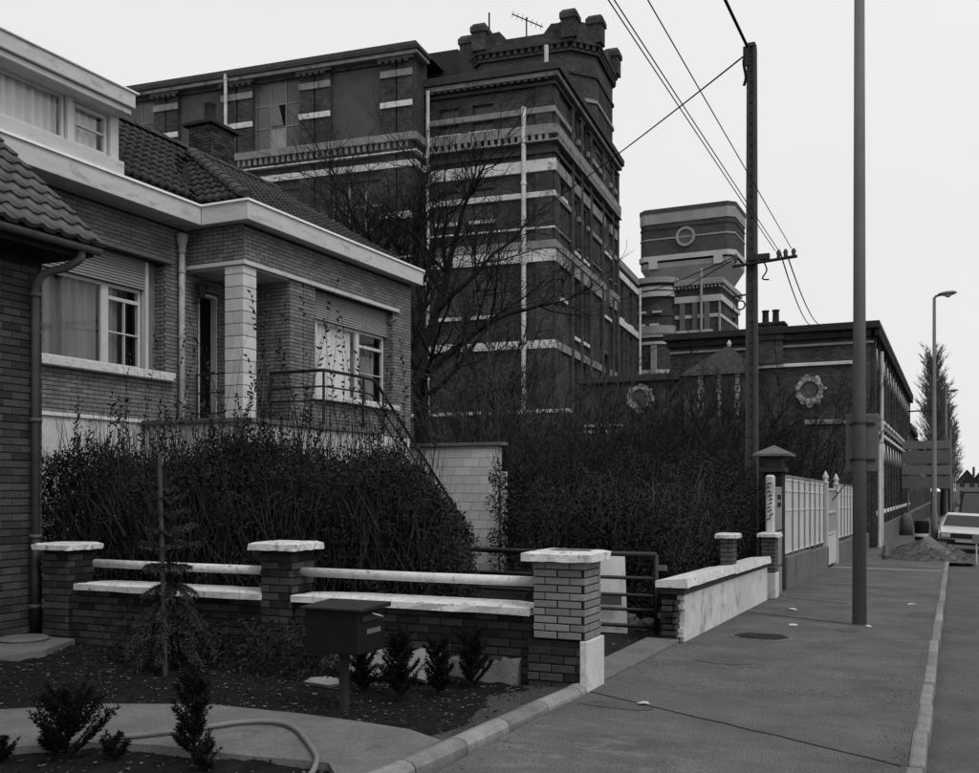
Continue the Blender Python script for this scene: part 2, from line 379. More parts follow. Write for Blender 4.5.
flat('pavement_edge', [(-2.7, 24.9), (-.3, 24.7), (-.3, 25.4), (-2.7, 25.6)], .004, M('pale_crossing', .16, .3, 4, .9, .2, fine=.3), pav)
# road marks
flat('road_mark', [(.35, 9.9), (1.6, 9.75), (1.6, 9.9), (.35, 10.0)], -.126, M('worn_road_paint', .12, .5, 9, .9, .1, fine=.5), None)
tag(bpy.data.objects['road_mark'], 'worn pale paint stripe on the road beside the kerb', 'road marking')
# kerb of single stones
kerb = thing('kerb', None, None); struct(kerb)
kms = MB().box(-.048, .048, -.485, .485, -.3, .012)
y = 2.0; k0 = None
while y < 60:
    if k0 is None: k0 = kms.build('kerb_stone', kerbm, kerb, bevel=.022, seg=2); ob = k0
    else: ob = k0.copy(); COL.objects.link(ob); ob.parent = kerb
    ob.location = (-.213+random.uniform(-.008, .008), y, g(y)+random.uniform(-.012, .006)); ob.rotation_euler = (-.012 if y > 8 else 0, 0, random.uniform(-.008, .008)); y += .985
# manhole plate
mh = thing('manhole_cover', 'round edged iron inspection cover set in the pavement by the low plastered wall', 'manhole cover', (-2.02, 11.72, g(11.7)))
mb = MB().lathe(0, 0, [(.36, .0), (.36, .008), (.33, .012)], 28); ob = mb.build('frame', concw, mh, local=True); ob.scale = (1, .8, 1)
mb = MB().lathe(0, 0, [(.31, .0), (.31, .016)], 28)
for k in range(-4, 5): mb.box(-.28+abs(k)*.02, .28-abs(k)*.02, k*.06-.012, k*.06+.012, .0165, .021)
ob = mb.build('lid', metald, mh, local=True); ob.scale = (1, .8, 1)
# scraps of paper on the pavement
for lab, x_, y_, s_ in (('crumpled white paper scrap on the pavement near the manhole cover', -1.85, 13.0, .07), ('flat white paper scrap on the pavement near the pillar', -2.17, 7.45, .07), ('small white scrap at the foot of the steel post', -.98, 13.3, .05), ('pale scrap lying by the plinth of the slim brick pier', -2.15, 14.9, .09), ('paper scrap lying beside the kerb further along', -.62, 16.5, .08), ('white scrap in the road gutter', -.02, 7.9, .045)):
    mb = MB(); z_ = g(y_)+(-.125 if x_ > -.12 else .006)
    p = [(x_+s_*math.cos(t)*random.uniform(.6, 1.2), y_+s_*.7*math.sin(t)*random.uniform(.6, 1.2), z_+random.uniform(.0, .02)) for t in (0, 1.1, 2.2, 3.1, 4.2, 5.3)]
    c = (x_, y_, z_+.025); i = len(mb.v)
    for a, b in zip(p, p[1:]+p[:1]): mb.quad(a, b, c)
    tag(mb.build('paper_scrap', M('waste_paper', .45, .2, 9, .9, 0)), lab, 'litter', 'litter on the ground')

# ------------------------------------------------------------------ planted bed of the near garden
mb = MB(); nx_, ny_ = 150, 120; X0, X1, Y0, Y1 = -9.28, -2.93, 1.5, 7.78
def soil_h(x, y):
    h = .030*noise.noise((x*2.2, y*2.2, 0))+.022*noise.noise((x*7, y*7, 3))+.014*noise.noise((x*19, y*19, 5))
    e = min(1, max(0, (x+2.95)/-.6)); return .012+h*e
for j in range(ny_+1):
    for i in range(nx_+1):
        x = X0+(X1-X0)*i/nx_; yy = Y0+(Y1-Y0)*j/ny_; mb.v.append((x, yy, soil_h(x, yy)))
for j in range(ny_):
    for i in range(nx_):
        a = j*(nx_+1)+i; mb.f.append((a, a+1, a+nx_+2, a+nx_+1))
struct(mb.build('garden_soil', soilm, smooth=True))
# concrete garden path
up = [(-9.2, 2.6), (-8.2, 3.6), (-7.2, 4.4), (-6.27, 5.06), (-5.76, 5.51), (-5.02, 5.84), (-4.23, 5.87), (-3.7, 5.84), (-3.29, 5.79), (-2.96, 5.62)]
lo = [(-7.6, 1.8), (-7.0, 2.5), (-6.2, 3.5), (-5.35, 4.3), (-4.95, 4.64), (-4.55, 4.76), (-3.89, 4.8), (-3.6, 4.84), (-3.31, 4.88), (-2.96, 4.5)]
mb = MB()
for k in range(len(up)-1):
    mb.hexa([(*lo[k], -.1), (*lo[k+1], -.1), (*up[k+1], -.1), (*up[k], -.1)], [(*lo[k], .062), (*lo[k+1], .062), (*up[k+1], .062), (*up[k], .062)])
struct(mb.build('garden_path', concm))
# sandy strip behind the edging
mb = MB(); pl = []; pr = []
for k in range(15):
    yy = 5.6+k*.15; pl.append((-3.25+.10*math.sin(k*.4)+random.uniform(-.03, .03), yy, .012)); pr.append((-2.88, yy, .03))
for k in range(14): mb.quad(pl[k], pr[k], pr[k+1], pl[k+1])
struct(mb.build('sandy_strip', dirtm))
# rounded edging kerb between garden and pavement
edg = thing('edging_kerb', None, None); struct(edg)
cl = [(-3.05, 3.9), (-2.98, 4.5), (-2.93, 5.1), (-2.89, 5.7), (-2.86, 6.3), (-2.83, 6.95), (-2.79, 7.55), (-2.80, 7.78)]
for (a, b), (c, d) in zip(cl, cl[1:]):
    mb = MB(); dv = Vector((c-a, d-b, 0)); L = dv.length; dv.normalize(); p = Vector((-dv.y, dv.x, 0))
    prof = [(-.08, -.1), (-.08, .025), (-.055, .058), (0, .07), (.05, .06), (.08, .028), (.08, -.1)]
    A = [Vector((a, b, 0))+dv*.006+p*q+Vector((0, 0, h)) for q, h in prof]; B = [Vector((c, d, 0))-dv*.006+p*q+Vector((0, 0, h)) for q, h in prof]
    mb.hexa(A, B); mb.build('edging_stone', kerbm, edg, smooth=False)
# cement apron at the cottage wall
flat('cement_apron', [(-9.29, 5.4), (-8.2, 6.7), (-8.15, 7.1), (-8.45, 7.74), (-9.29, 7.74)], .07, concm, th=.2); struct(bpy.data.objects['cement_apron'])
# dead leaves and clods
mb = MB()
for k in range(4600):
    x = random.uniform(-9.2, -3.0); yy = random.uniform(4.0, 7.7)
    s_ = random.uniform(.006, .019) if random.random() < .9 else random.uniform(.02, .032)
    z = soil_h(x, yy)+.004; t = random.uniform(0, 6.3); ca, sa = math.cos(t)*s_, math.sin(t)*s_
    q = [(x+ca, yy+sa, z+random.uniform(0, .015)), (x-sa*.5, yy+ca*.5, z+random.uniform(0, .012)), (x-ca, yy-sa, z+random.uniform(0, .015)), (x+sa*.5, yy-ca*.5, z+random.uniform(0, .012))]
    mb.quad(*q)
tag(mb.build('leaf_litter', litterm), 'scattered dead leaves and crumbs on the dark garden soil', 'leaves', kind='stuff')
mb = MB()
for k in range(2500):
    x = random.uniform(-9.2, -2.96); yy = random.uniform(3.6, 7.75); s_ = random.uniform(.006, .024); z = soil_h(x, yy)
    p = [Vector((x, yy, z))+Vector((random.uniform(-1, 1), random.uniform(-1, 1), random.uniform(.2, 1)))*s_ for _ in range(4)]
    i = len(mb.v); mb.v += [tuple(q) for q in p]; mb.f += [(i,i+1,i+2),(i,i+1,i+3),(i+1,i+2,i+3),(i,i+2,i+3)]
tag(mb.build('soil_clods', M('soil_clod', .016, .3, 5, 1, 0, rnd=.8)), 'small clods and crumbs of the garden soil', 'soil', kind='stuff')
# driveway threshold slabs
dth = thing('driveway_threshold', None, None); struct(dth)
for a, b in ((8.18, 9.02), (9.03, 9.95), (9.96, 10.82)):
    MB().box(-3.12, -2.75, a, b, -.1, .022-.01*(a > 9)).build('slab', concm, dth, bevel=.008)
# rubble on the driveway
mb = MB()
for k in range(260):
    x = random.uniform(-5.5, -3.1); yy = random.uniform(8.6, 11.2); s_ = random.uniform(.01, .035); z = -.01+g(yy)
    p = [Vector((x, yy, z))+Vector((random.uniform(-1, 1), random.uniform(-1, 1), random.uniform(.1, 1)))*s_ for _ in range(4)]
    i = len(mb.v); mb.v += [tuple(q) for q in p]; mb.f += [(i,i+1,i+2),(i,i+1,i+3),(i+1,i+2,i+3),(i,i+2,i+3)]
tag(mb.build('driveway_gravel', stonem), 'loose stones strewn over the bare driveway', 'gravel', kind='stuff')
# grit and dust gathered along the kerb and the wall foot
mb = MB()
for k in range(2600):
    yy = 4.5+30*random.random()**1.8; x = random.choice((-.28-abs(random.gauss(0, .10)), -.28-abs(random.gauss(0, .05)), -.13+abs(random.gauss(0, .12)), -2.69+abs(random.gauss(0, .07)), random.uniform(-2.7, -.3)))
    s_ = random.uniform(.003, .011); z = g(yy)+(-.10 if x > -.165 else .001)
    p = [Vector((x, yy, z))+Vector((random.uniform(-1, 1), random.uniform(-1, 1), random.uniform(0, .8)))*s_ for _ in range(4)]
    i = len(mb.v); mb.v += [tuple(q) for q in p]; mb.f += [(i,i+1,i+2),(i,i+1,i+3),(i+1,i+2,i+3),(i,i+2,i+3)]
tag(mb.build('street_grit', M('street_grit', .07, .4, 5, 1, 0, rnd=.9)), 'grit and crumbs gathered along the kerb and wall foot', 'grit', kind='stuff')
# ================================================================== boundary wall of the near garden: pillars, spans, rails
def cap_slab(x0, x1, y0, y1, z0, z1, mat, parent, name='cap', rag=.012):
    """cast slab with worn uneven edges and a slightly hipped top"""
    mb = MB(); n = 10; ring = []
    for k in range(n): ring.append((x0+(x1-x0)*k/n, y0))
    for k in range(n): ring.append((x1, y0+(y1-y0)*k/n))
    for k in range(n): ring.append((x1-(x1-x0)*k/n, y1))
    for k in range(n): ring.append((x0, y1-(y1-y0)*k/n))
    jb = [(x+random.uniform(-rag, rag), y+random.uniform(-rag, rag), z0+random.uniform(-rag*.3, rag*.3)) for x, y in ring]
    zt = z1-.018
    jt = [(x+random.uniform(-rag, rag)*.6, y+random.uniform(-rag, rag)*.6, zt+random.uniform(-rag*.3, rag*.3)) for x, y in ring]
    i = len(mb.v); m = len(ring); mb.v += jb+jt
    cx, cy = (x0+x1)/2, (y0+y1)/2
    inn = [(cx+(x-cx)*.8, cy+(y-cy)*.8, z1+random.uniform(-.004, .004)) for x, y in ring]; mb.v += inn
    for k in range(m):
        j = (k+1) % m; mb.f += [(i+k, i+j, i+m+j, i+m+k), (i+m+k, i+m+j, i+2*m+j, i+2*m+k)]
    mb.f.append(tuple(i+2*m+k for k in range(m))); mb.f.append(tuple(i+k for k in reversed(range(m))))
    return mb.build(name, mat, parent)
def brick_pillar_thing(label, x0, x1, y0, y1, z0, z1, bmat, mmat, bl, bh, jt, base=None, name='gate_pillar', faces='-y+x'):
    t = thing(name, label, 'pillar', ((x0+x1)/2, (y0+y1)/2, g(y0)), group=None)
    D = .009
    MB().box(x0+D, x1-D, y0+D, y1-D, z0, z1).build('mortar_core', mmat, t)
    W, H = x1-x0, z1-z0
    brick_parts(t, (x0, y0+D, z0), (1, 0), W, H, bl, bh, jt, D, bmat)
    brick_parts(t, (x1-D, y0, z0+0), (0, 1), y1-y0, H, bl, bh, jt, D, bmat)
    return t
# right end pillar
p3 = brick_pillar_thing('pale brick pillar with chipped white cap and white plastered foot by the pavement', -3.20, -2.74, 7.72, 8.12, .415, 1.055, brick_pillar, mortar_p, .205, .054, .010)
MB().box(-3.25, -2.775, 7.735, 8.11, -.1, .40).build('base_core', mortar_d, p3)
brick_parts(p3, (-3.25, 7.735, -.01), (1, 0), .47, .42, .2, .06, .012, .012, brick_dark, jit=.006, name='base_brick')
MB().box(-2.78, -2.715, 7.70, 8.14, -.05, .412).build('plaster_side', plasterw, p3, bevel=.006)
cap_slab(-3.27, -2.68, 7.64, 8.21, 1.06, 1.14, whitepeel, p3)
patch = MB(); n = 18; cx, cy = -2.95, 7.95
patch.quad(*[(cx+.2*math.cos(k*6.283/n)*random.uniform(.75, 1.15), cy+.14*math.sin(k*6.283/n)*random.uniform(.7, 1.2), 1.147) for k in range(n)])
patch.build('bare_patch', concm, p3)
p2 = brick_pillar_thing('dark brick pillar with white cap midway along the garden wall', -6.06, -5.69, 7.78, 8.14, .0, 1.07, brick_dark, mortar_d, .205, .062, .012)
cap_slab(-6.15, -5.62, 7.70, 8.21, 1.075, 1.15, whitepeel, p2)
p1_ = brick_pillar_thing('dark brick pillar with white cap against the cottage downpipe', -8.98, -8.60, 7.78, 8.14, .0, 1.0, brick_dark, mortar_d, .205, .062, .012)
cap_slab(-9.06, -8.53, 7.70, 8.21, 1.005, 1.075, whitepeel, p1_)
gw = thing('garden_wall', 'low dark brick garden wall with white peeling ledges and white tube rails', 'wall', (-5.8, 7.9, 0))
for x0, x1 in ((-8.60, -6.06), (-5.69, -3.25)):
    MB().box(x0, x1, 7.835, 8.06, -.05, .585).build('mortar_core', mortar_d, gw)
    brick_parts(gw, (x0, 7.835, 0), (1, 0), x1-x0, .60, .21, .062, .013, .010, brick_dark, jit=.005)
    cap_slab(x0+(.15 if x0 < -6 else .02), x1+.02, 7.72, 8.12, .595, .675, whitepeel, gw, 'ledge', .014)
    o = MB().tube([(x0+(.22 if x0 < -6 else .0), 7.95, .865), ((x0+x1)/2, 7.95, .86), (x1+.03, 7.95, .862)], .044, 12).build('rail', whitepeel, gw, smooth=True)
# cement footing
mb = MB(); pts = []
for k in range(25):
    x = -5.35+2.0*k/24; h = .15+.05*math.sin(k*.9)+random.uniform(-.02, .02)
    pts.append((x, h*(1 if k > 1 else .4)))
for (a, ha), (b, hb) in zip(pts, pts[1:]):
    mb.hexa([(a, 7.70, -.05), (b, 7.70, -.05), (b, 7.83, -.05), (a, 7.83, -.05)], [(a, 7.77, ha), (b, 7.77, hb), (b, 7.83, ha+.01), (a, 7.83, hb+.01)])
mb.build('cement_footing', concw, gw)
# pale plaster slabs leaning at the wall foot behind the saplings
for lab, x, y_, s_ in (('pale broken slab leaning on the garden wall behind the leftmost sapling of the row', -4.62, 7.45, .30), ('pale broken slab leaning on the garden wall between the saplings', -4.10, 7.48, .26), ('flat pale slab lying beside the mailbox post', -4.75, 7.0, .24)):
    p = [(x+s_*math.cos(t)*random.uniform(.75, 1.1), math.sin(t)) for t in (0, .9, 1.9, 2.8, 3.9, 5.1)]
    tilt = .55 if y_ > 7.2 else .05
    mb = MB(); mb.hexa([(a, y_+.12*b, .02+tilt*.22*(b+1)) for a, b in p], [(a, y_+.12*b-.02, .05+tilt*.22*(b+1)) for a, b in p])
    tag(mb.build('broken_slab', M('broken_plaster', .2, .3, 6, .95, .3, fine=.2)), lab, 'slab')

# ------------------------------------------------------------------ mailbox
mbx = thing('mailbox', 'black metal mailbox on a short post in the garden bed', 'mailbox', (-4.09, 6.2, 0))
MB().box(-4.105, -4.045, 6.18, 6.24, -.2, .48).build('post', M('mailbox_post', .03, .3, 9, .9, .2), mbx, bevel=.006)
MB().box(-4.30, -3.85, 6.04, 6.39, .47, .785).build('body', mailm, mbx, bevel=.006)
mb = MB(); mb.hexa([(-4.33, 6.01, .787), (-3.80, 6.01, .787), (-3.80, 6.42, .787), (-4.33, 6.42, .787)], [(-4.33, 6.01, .80), (-3.80, 6.01, .80), (-3.80, 6.42, .822), (-4.33, 6.42, .822)])
mb.build('lid', M('mailbox_lid', .014, .3, 6, .6, .05, spec=.2), mbx)
MB().box(-3.852, -3.838, 6.09, 6.34, .70, .745).build('flap', metald, mbx, bevel=.003)
MB().box(-3.852, -3.842, 6.16, 6.34, .61, .645).build('name_plate', M('name_plate', .12, .2, 9, .4, 0), mbx)
MB().tube([(-3.84, 6.22, .755), (-3.79, 6.24, .74), (-3.80, 6.30, .725)], .006, 6).build('handle', M('handle_metal', .4, .1, 5, .4, 0), mbx)
# ------------------------------------------------------------------ garden hose
hp = [(-5.0, 4.66, .04), (-4.86, 4.72, .075), (-4.70, 4.86, .085), (-4.52, 5.12, .086), (-4.36, 5.40, .086), (-4.17, 5.50, .086), (-3.95, 5.42, .086), (-3.72, 5.22, .086), (-3.5, 5.0, .086), (-3.35, 4.82, .086), (-3.25, 4.6, .06), (-3.2, 4.3, .04)]
def smooth_path(p, n=6):
    P = [Vector(q) for q in p]; out = []
    for i in range(len(P)-1):
        a, b, c, d = P[max(i-1, 0)], P[i], P[i+1], P[min(i+2, len(P)-1)]
        for k in range(n):
            t = k/n; out.append(.5*((2*b)+(c-a)*t+(2*a-5*b+4*c-d)*t*t+(3*b-a-3*c+d)*t**3))
    return out+[P[-1]]
tag(MB().tube(smooth_path(hp), .017, 10).build('garden_hose', hosem, smooth=True), 'grey garden hose curving across the concrete path', 'hose')

# ------------------------------------------------------------------ driveway gate (swung open), of iron tubes
gt = thing('tube_gate', 'dark iron tube gate standing open across the driveway', 'gate', (-3.14, 11.3, -.04))
gx0, gx1, gy = -6.2, -3.14, 11.3
for x in (gx1, gx0, (gx0+gx1)/2): MB().tube([(x, gy, -.02), (x, gy, .90)], .028, 8).build('upright', metald, gt, smooth=True)
for z, r_ in ((.90, .03), (.62, .022), (.42, .02), (.25, .02), (.06, .024)):
    MB().tube([(gx0-.03, gy, z), (gx1, gy, z)], r_, 8).build('rail', metald, gt, smooth=True)
for z in (.75, .2): MB().box(gx1, gx1+.12, gy-.02, gy+.02, z-.03, z+.03).build('hinge', metalg, gt)
# pale tank and boards seen through the gate
tk = thing('pale_panel', 'pale sheet panel leaning behind the iron tube gate', 'panel', (-3.95, 11.6, -.05))
mb = MB(); mb.hexa([(-4.3, 11.42, -.05), (-3.52, 11.42, -.05), (-3.58, 11.46, -.05), (-4.3, 11.46, -.05)], [(-4.3, 11.75, .84), (-3.66, 11.75, .90), (-3.7, 11.79, .90), (-4.3, 11.79, .84)]); mb.build('sheet', plasterw, tk)
mb = MB(); mb.box(-4.25, -3.6, 11.40, 11.44, .28, .42); mb.build('batten', concw, tk)
for i, (x, y_, s_) in enumerate(((-3.62, 11.75, .16), (-3.95, 11.9, .2), (-3.4, 11.8, .12), (-4.35, 11.7, .14), (-3.75, 11.6, .09))):
    bm = bmesh.new(); bmesh.ops.create_icosphere(bm, subdivisions=3, radius=s_)
    for v in bm.verts: v.co *= 1+.55*noise.noise(v.co*9+Vector((i*9, 0, 0)))+.25*noise.noise(v.co*23+Vector((i*9, 3, 0)))
    for v in bm.verts: v.co.z = v.co.z*.7
    me = bpy.data.meshes.new('rubble_stone'); bm.to_mesh(me); bm.free(); me.materials.append(stonem)
    o = bpy.data.objects.new('rubble_stone', me); COL.objects.link(o); o.location = (x, y_, -.05+s_*.5)
    tag(o, (['second largest rubble stone behind the tube gate', 'largest rough rubble stone behind the tube gate', 'small rubble stone close to the gate hinge', 'rubble stone lying apart under the gate rails', 'smallest rubble stone beside the second largest one'][i]), 'stone', 'rubble behind the gate')

# ------------------------------------------------------------------ plastered front wall of the house garden
rw = thing('front_wall', 'low white plastered wall with slab copings and broken brick end at the driveway', 'wall', (-2.9, 13.5, -.06))
ya, yb = 10.86, 16.28
def gbox(mb, x0, x1, y0, y1, dz0, dz1):
    return mb.hexa([(x0, y0, g(y0)+dz0), (x1, y0, g(y0)+dz0), (x1, y1, g(y1)+dz0), (x0, y1, g(y1)+dz0)], [(x0, y0, g(y0)+dz1), (x1, y0, g(y0)+dz1), (x1, y1, g(y1)+dz1), (x0, y1, g(y1)+dz1)])
gbox(MB(), -2.95, -2.80, ya+.02, yb, -.2, .54).build('core', mortar_d, rw)
mb = MB(); n = 12
zs = [-.1+.62*k/n for k in range(n+1)]
for z0, z1 in zip(zs, zs[1:]):
    e0 = ya+random.uniform(0, .12); mb.hexa([(-2.80, e0, z0+g(ya)), (-2.72, e0, z0+g(ya)), (-2.72, yb, z0+g(yb)), (-2.80, yb, z0+g(yb))], [(-2.80, e0, z1+g(ya)), (-2.72, e0, z1+g(ya)), (-2.72, yb, z1+g(yb)), (-2.80, yb, z1+g(yb))])
mb.build('plaster_face', plasterw, rw)
gbox(MB(), -2.97, -2.70, ya-.02, yb, .535, .60).build('brick_ledge', brick_cott, rw)
for a, b, zz in ((10.72, 13.38, .615), (13.42, yb, .60)):
    mb = MB(); n = 14
    for k in range(n):
        y0, y1 = a+(b-a)*k/n, a+(b-a)*(k+1)/n; r1 = .02*noise.noise((0, y0*5, 1)); r2 = .02*noise.noise((0, y1*5, 1))
        mb.hexa([(-2.99, y0, g(y0)+zz), (-2.64+r1, y0, g(y0)+zz), (-2.64+r2, y1, g(y1)+zz), (-2.99, y1, g(y1)+zz)], [(-2.99, y0, g(y0)+zz+.07), (-2.66+r1, y0, g(y0)+zz+.10+r1*.5), (-2.66+r2, y1, g(y1)+zz+.10+r2*.5), (-2.99, y1, g(y1)+zz+.07)])
    mb.build('coping_slab', whitepeel, rw)
for r_ in range(8):
    x = -2.97+random.uniform(0, .05)
    while x < -2.79:
        w_ = min(random.uniform(.10, .2), -2.76-x); MB().box(x, x+w_-.012, ya-.06+random.uniform(-.03, .03), ya+.08, r_*.068-.06+g(ya), r_*.068+g(ya)-.006).build('brick', brick_dark, rw, bevel=.008); x += w_
def slim_pier(label, x0, x1, y0, y1, z0, z1, foot=None, name='brick_pier'):
    t = thing(name, label, 'pillar', ((x0+x1)/2, (y0+y1)/2, g(y0)))
    D = .008; MB().box(x0+D, x1-D, y0+D, y1-D, z0, z1).build('mortar_core', mortar_p, t)
    brick_parts(t, (x0, y0+D, z0), (1, 0), x1-x0, z1-z0, .2, .05, .012, D, M('pier_brick', .085, .2, 14, .9, .3, rnd=.2))
    brick_parts(t, (x1-D, y0, z0), (0, 1), y1-y0, z1-z0, .2, .05, .012, D, M('pier_brick', .085))
    cap_slab(x0-.06, x1+.06, y0-.06, y1+.06, z1+.002, z1+.07, whitepeel, t, rag=.008)
    if foot is not None: MB().box(x0-.01, x1+.012, y0-.012, y1+.01, foot, z0-.002).build('plaster_foot', plasterw, t, bevel=.006)
    return t
slim_pier('short brick pier with white cap rising behind the coping of the plastered wall', -2.96, -2.78, 13.9, 14.15, .60, .98)
slim_pier('slim brick pier with white plastered foot at the end of the plastered wall', -2.88, -2.66, 16.66, 17.0, .30, .88, foot=-.2)
# ------------------------------------------------------------------ concrete post, panel, capped pillar, fence and gate further along
tag(MB().hexa([(-2.88, 17.06, -.2), (-2.74, 17.06, -.2), (-2.74, 17.22, -.2), (-2.88, 17.22, -.2)], [(-2.88, 17.06, 1.9), (-2.74, 17.06, 1.9), (-2.74, 17.22, 1.9), (-2.88, 17.22, 1.9)]).build('concrete_post', plasterw, bevel=.03), 'white concrete post with black scrawl beside the slim brick pier', 'post')
cp = bpy.data.objects['concrete_post']
mb = MB()
for k in range(10):
    z = 1.15+k*.065; x = -2.81+random.uniform(-.03, .03); mb.tube([(x-.03, 17.056, z), (x+random.uniform(-.01, .03), 17.054, z+.03), (x+.03, 17.056, z+random.uniform(.01, .05))], .008, 4)
mb.build('scrawl', blackp, cp)
pn = thing('concrete_slab_wall', 'grey concrete slab wall standing against the dark capped pillar', 'wall', (-2.75, 17.6, -.12))
MB().box(-2.80, -2.73, 17.24, 17.86, -.25, 1.70).build('slab', M('pale_slab_concrete', .2, .2, 2.5, .95, .2, fine=.2), pn, bevel=.01)
for i in range(2):
    for j in range(2): MB().box(-2.735, -2.722, 17.36+.2*i, 17.5+.2*i, 1.36+.13*j, 1.44+.13*j).build('mark', blackp, pn)
for z in (.35, .95): MB().box(-2.735, -2.724, 17.25, 17.85, z, z+.02).build('seam', blackp, pn)
cpil = thing('capped_pillar', 'tall dark brick gate pillar with overhanging pyramid cap', 'pillar', (-2.9, 18.1, -.12))
MB().box(-3.06, -2.74, 17.90, 18.24, -.2, 1.98).build('shaft', MBRICK('capped_pillar_brick', .03, .016), cpil)
MB().box(-3.12, -2.68, 17.84, 18.30, 1.96, 2.04).build('collar', dark_band, cpil, bevel=.01)
MB().box(-3.06, -2.74, 17.90, 18.24, 2.04, 2.24).build('head', brick_dark, cpil, bevel=.01)
MB().hexa([(-3.22, 17.74, 2.24), (-2.58, 17.74, 2.24), (-2.58, 18.40, 2.24), (-3.22, 18.40, 2.24)], [(-3.22, 17.74, 2.28), (-2.58, 17.74, 2.28), (-2.58, 18.40, 2.28), (-3.22, 18.40, 2.28)]).build('cap_slab', concw, cpil)
mb = MB(); c = (-2.9, 18.07, 2.44); q = [(-3.21, 17.75, 2.281), (-2.59, 17.75, 2.281), (-2.59, 18.39, 2.281), (-3.21, 18.39, 2.281)]
for a, b in zip(q, q[1:]+q[:1]): mb.quad(a, b, c)
mb.build('cap', concw, cpil)
lw_ = thing('fence_plinth_wall', 'weathered concrete plinth wall under the white panel fence', 'wall', (-2.75, 21.5, g(21)))
for a, b in ((18.3, 21.6), (21.62, 24.62)): gbox(MB(), -2.92, -2.70, a, b, -.2, .58-.045*(b > 22)).build('block', concw, lw_, bevel=.012)
gbox(MB(), -2.92, -2.70, 27.0, 36.6, -.2, .52).build('block', concw, lw_, bevel=.012)
def panel_fence(label, y0, y1, n):
    t = thing('panel_fence', label, 'fence', (-2.8, y0, g(y0)))
    P = (y1-y0)/n
    for k in range(n):
        a, b = y0+k*P+.012, y0+(k+1)*P-.012; z0, z1 = g(a)+.63, g(a)+1.98
        MB().box(-2.80, -2.775, a, b, z0, z1).build('panel', fencew, t)
        for z in (z0+.01, z0+.78, z1-.22, z1-.02): MB().box(-2.775, -2.762, a, b, z-.014, z+.014).build('batten', framem, t)
        MB().box(-2.815, -2.745, b+.002, b+.022, z0-.05, z1+.03).build('upright', M('fence_upright', .2, .2, 5, .7, .1), t)
        mb = MB()
        for j in range(7): mb.box(-2.80, -2.78, a+.03+j*(b-a)/7, a+.03+j*(b-a)/7+.06, z1+.004, z1+.07)
        mb.build('cresting', M('fence_cresting', .22, .2, 5, .7, .1), t)
    return t
panel_fence('white sheet panel fence between the capped pillar and the white gate', 18.5, 24.2, 7)
panel_fence('white sheet panel fence beyond the white gate towards the brick building', 27.2, 31.4, 5)
def finial_post(label, y_):
    t = thing('gate_post', label, 'post', (-2.76, y_, g(y_)))
    z = g(y_); MB().box(-2.82, -2.70, y_-.06, y_+.06, z-.2, z+2.0).build('shaft', fencew, t, bevel=.008)
    MB().lathe(-2.76, y_, [(.08, z+2.0), (.085, z+2.03), (.04, z+2.06), (.07, z+2.12), (.075, z+2.16), (.04, z+2.22), (.01, z+2.29)], 12).build('finial', fencew, t, smooth=True)
finial_post('white gate post with ball finial at the end of the nearer panel fence', 24.5)
finial_post('white gate post with ball finial on the far side of the white gate', 26.75)
wg = thing('white_gate', 'white pedestrian gate with lattice top between two finial posts', 'gate', (-2.76, 25.6, g(25.6)))
z = g(25.6)
MB().box(-2.79, -2.74, 24.62, 26.62, z+.06, z+.75).build('lower_panel', fencew, wg, bevel=.006)
for zz in (.78, 1.3, 1.85): MB().box(-2.79, -2.74, 24.62, 26.62, z+zz, z+zz+.05).build('rail', fencew, wg)
for k in range(9): MB().box(-2.775, -2.755, 24.66+k*.235, 24.69+k*.235, z+.83, z+1.85).build('bar', fencew, wg)
# ================================================================== roof tiles
_tm = {}
def tile_mesh(w_, L, mat):
    k = (w_, L, mat.name)
    if k in _tm: return _tm[k]
    n = 8; v = []; f = []
    prof = []
    for i in range(n+1):
        t = i/n; h = .030*math.sin(math.pi*min(1, t/.42)) if t < .42 else -.008*math.sin(math.pi*(t-.42)/.58)
        prof.append(((t-.5)*w_*1.08, h))
    for vv, lift in ((0, .034), (L, .0)):
        for u, h in prof: v.append((u, vv, h+lift))
    for u, h in prof: v.append((u, 0, h+lift+.034-.05))
    for i in range(n): f += [(i, i+1, n+2+i, n+1+i), (i, 2*n+2+i, 2*n+3+i, i+1)]
    me = bpy.data.meshes.new('roof_tile'); me.from_pydata(v, [], f); me.update(); me.materials.append(mat)
    for p in me.polygons: p.use_smooth = (len(p.vertices) == 4 and abs(p.normal.y) < .7)
    _tm[k] = me; return me
def inside(pt, poly):
    x, y = pt; c = False; n = len(poly); j = n-1
    for i in range(n):
        xi, yi = poly[i]; xj, yj = poly[j]
        if ((yi > y) != (yj > y)) and x < (xj-xi)*(y-yi)/(yj-yi)+xi: c = not c
        j = i
    return c
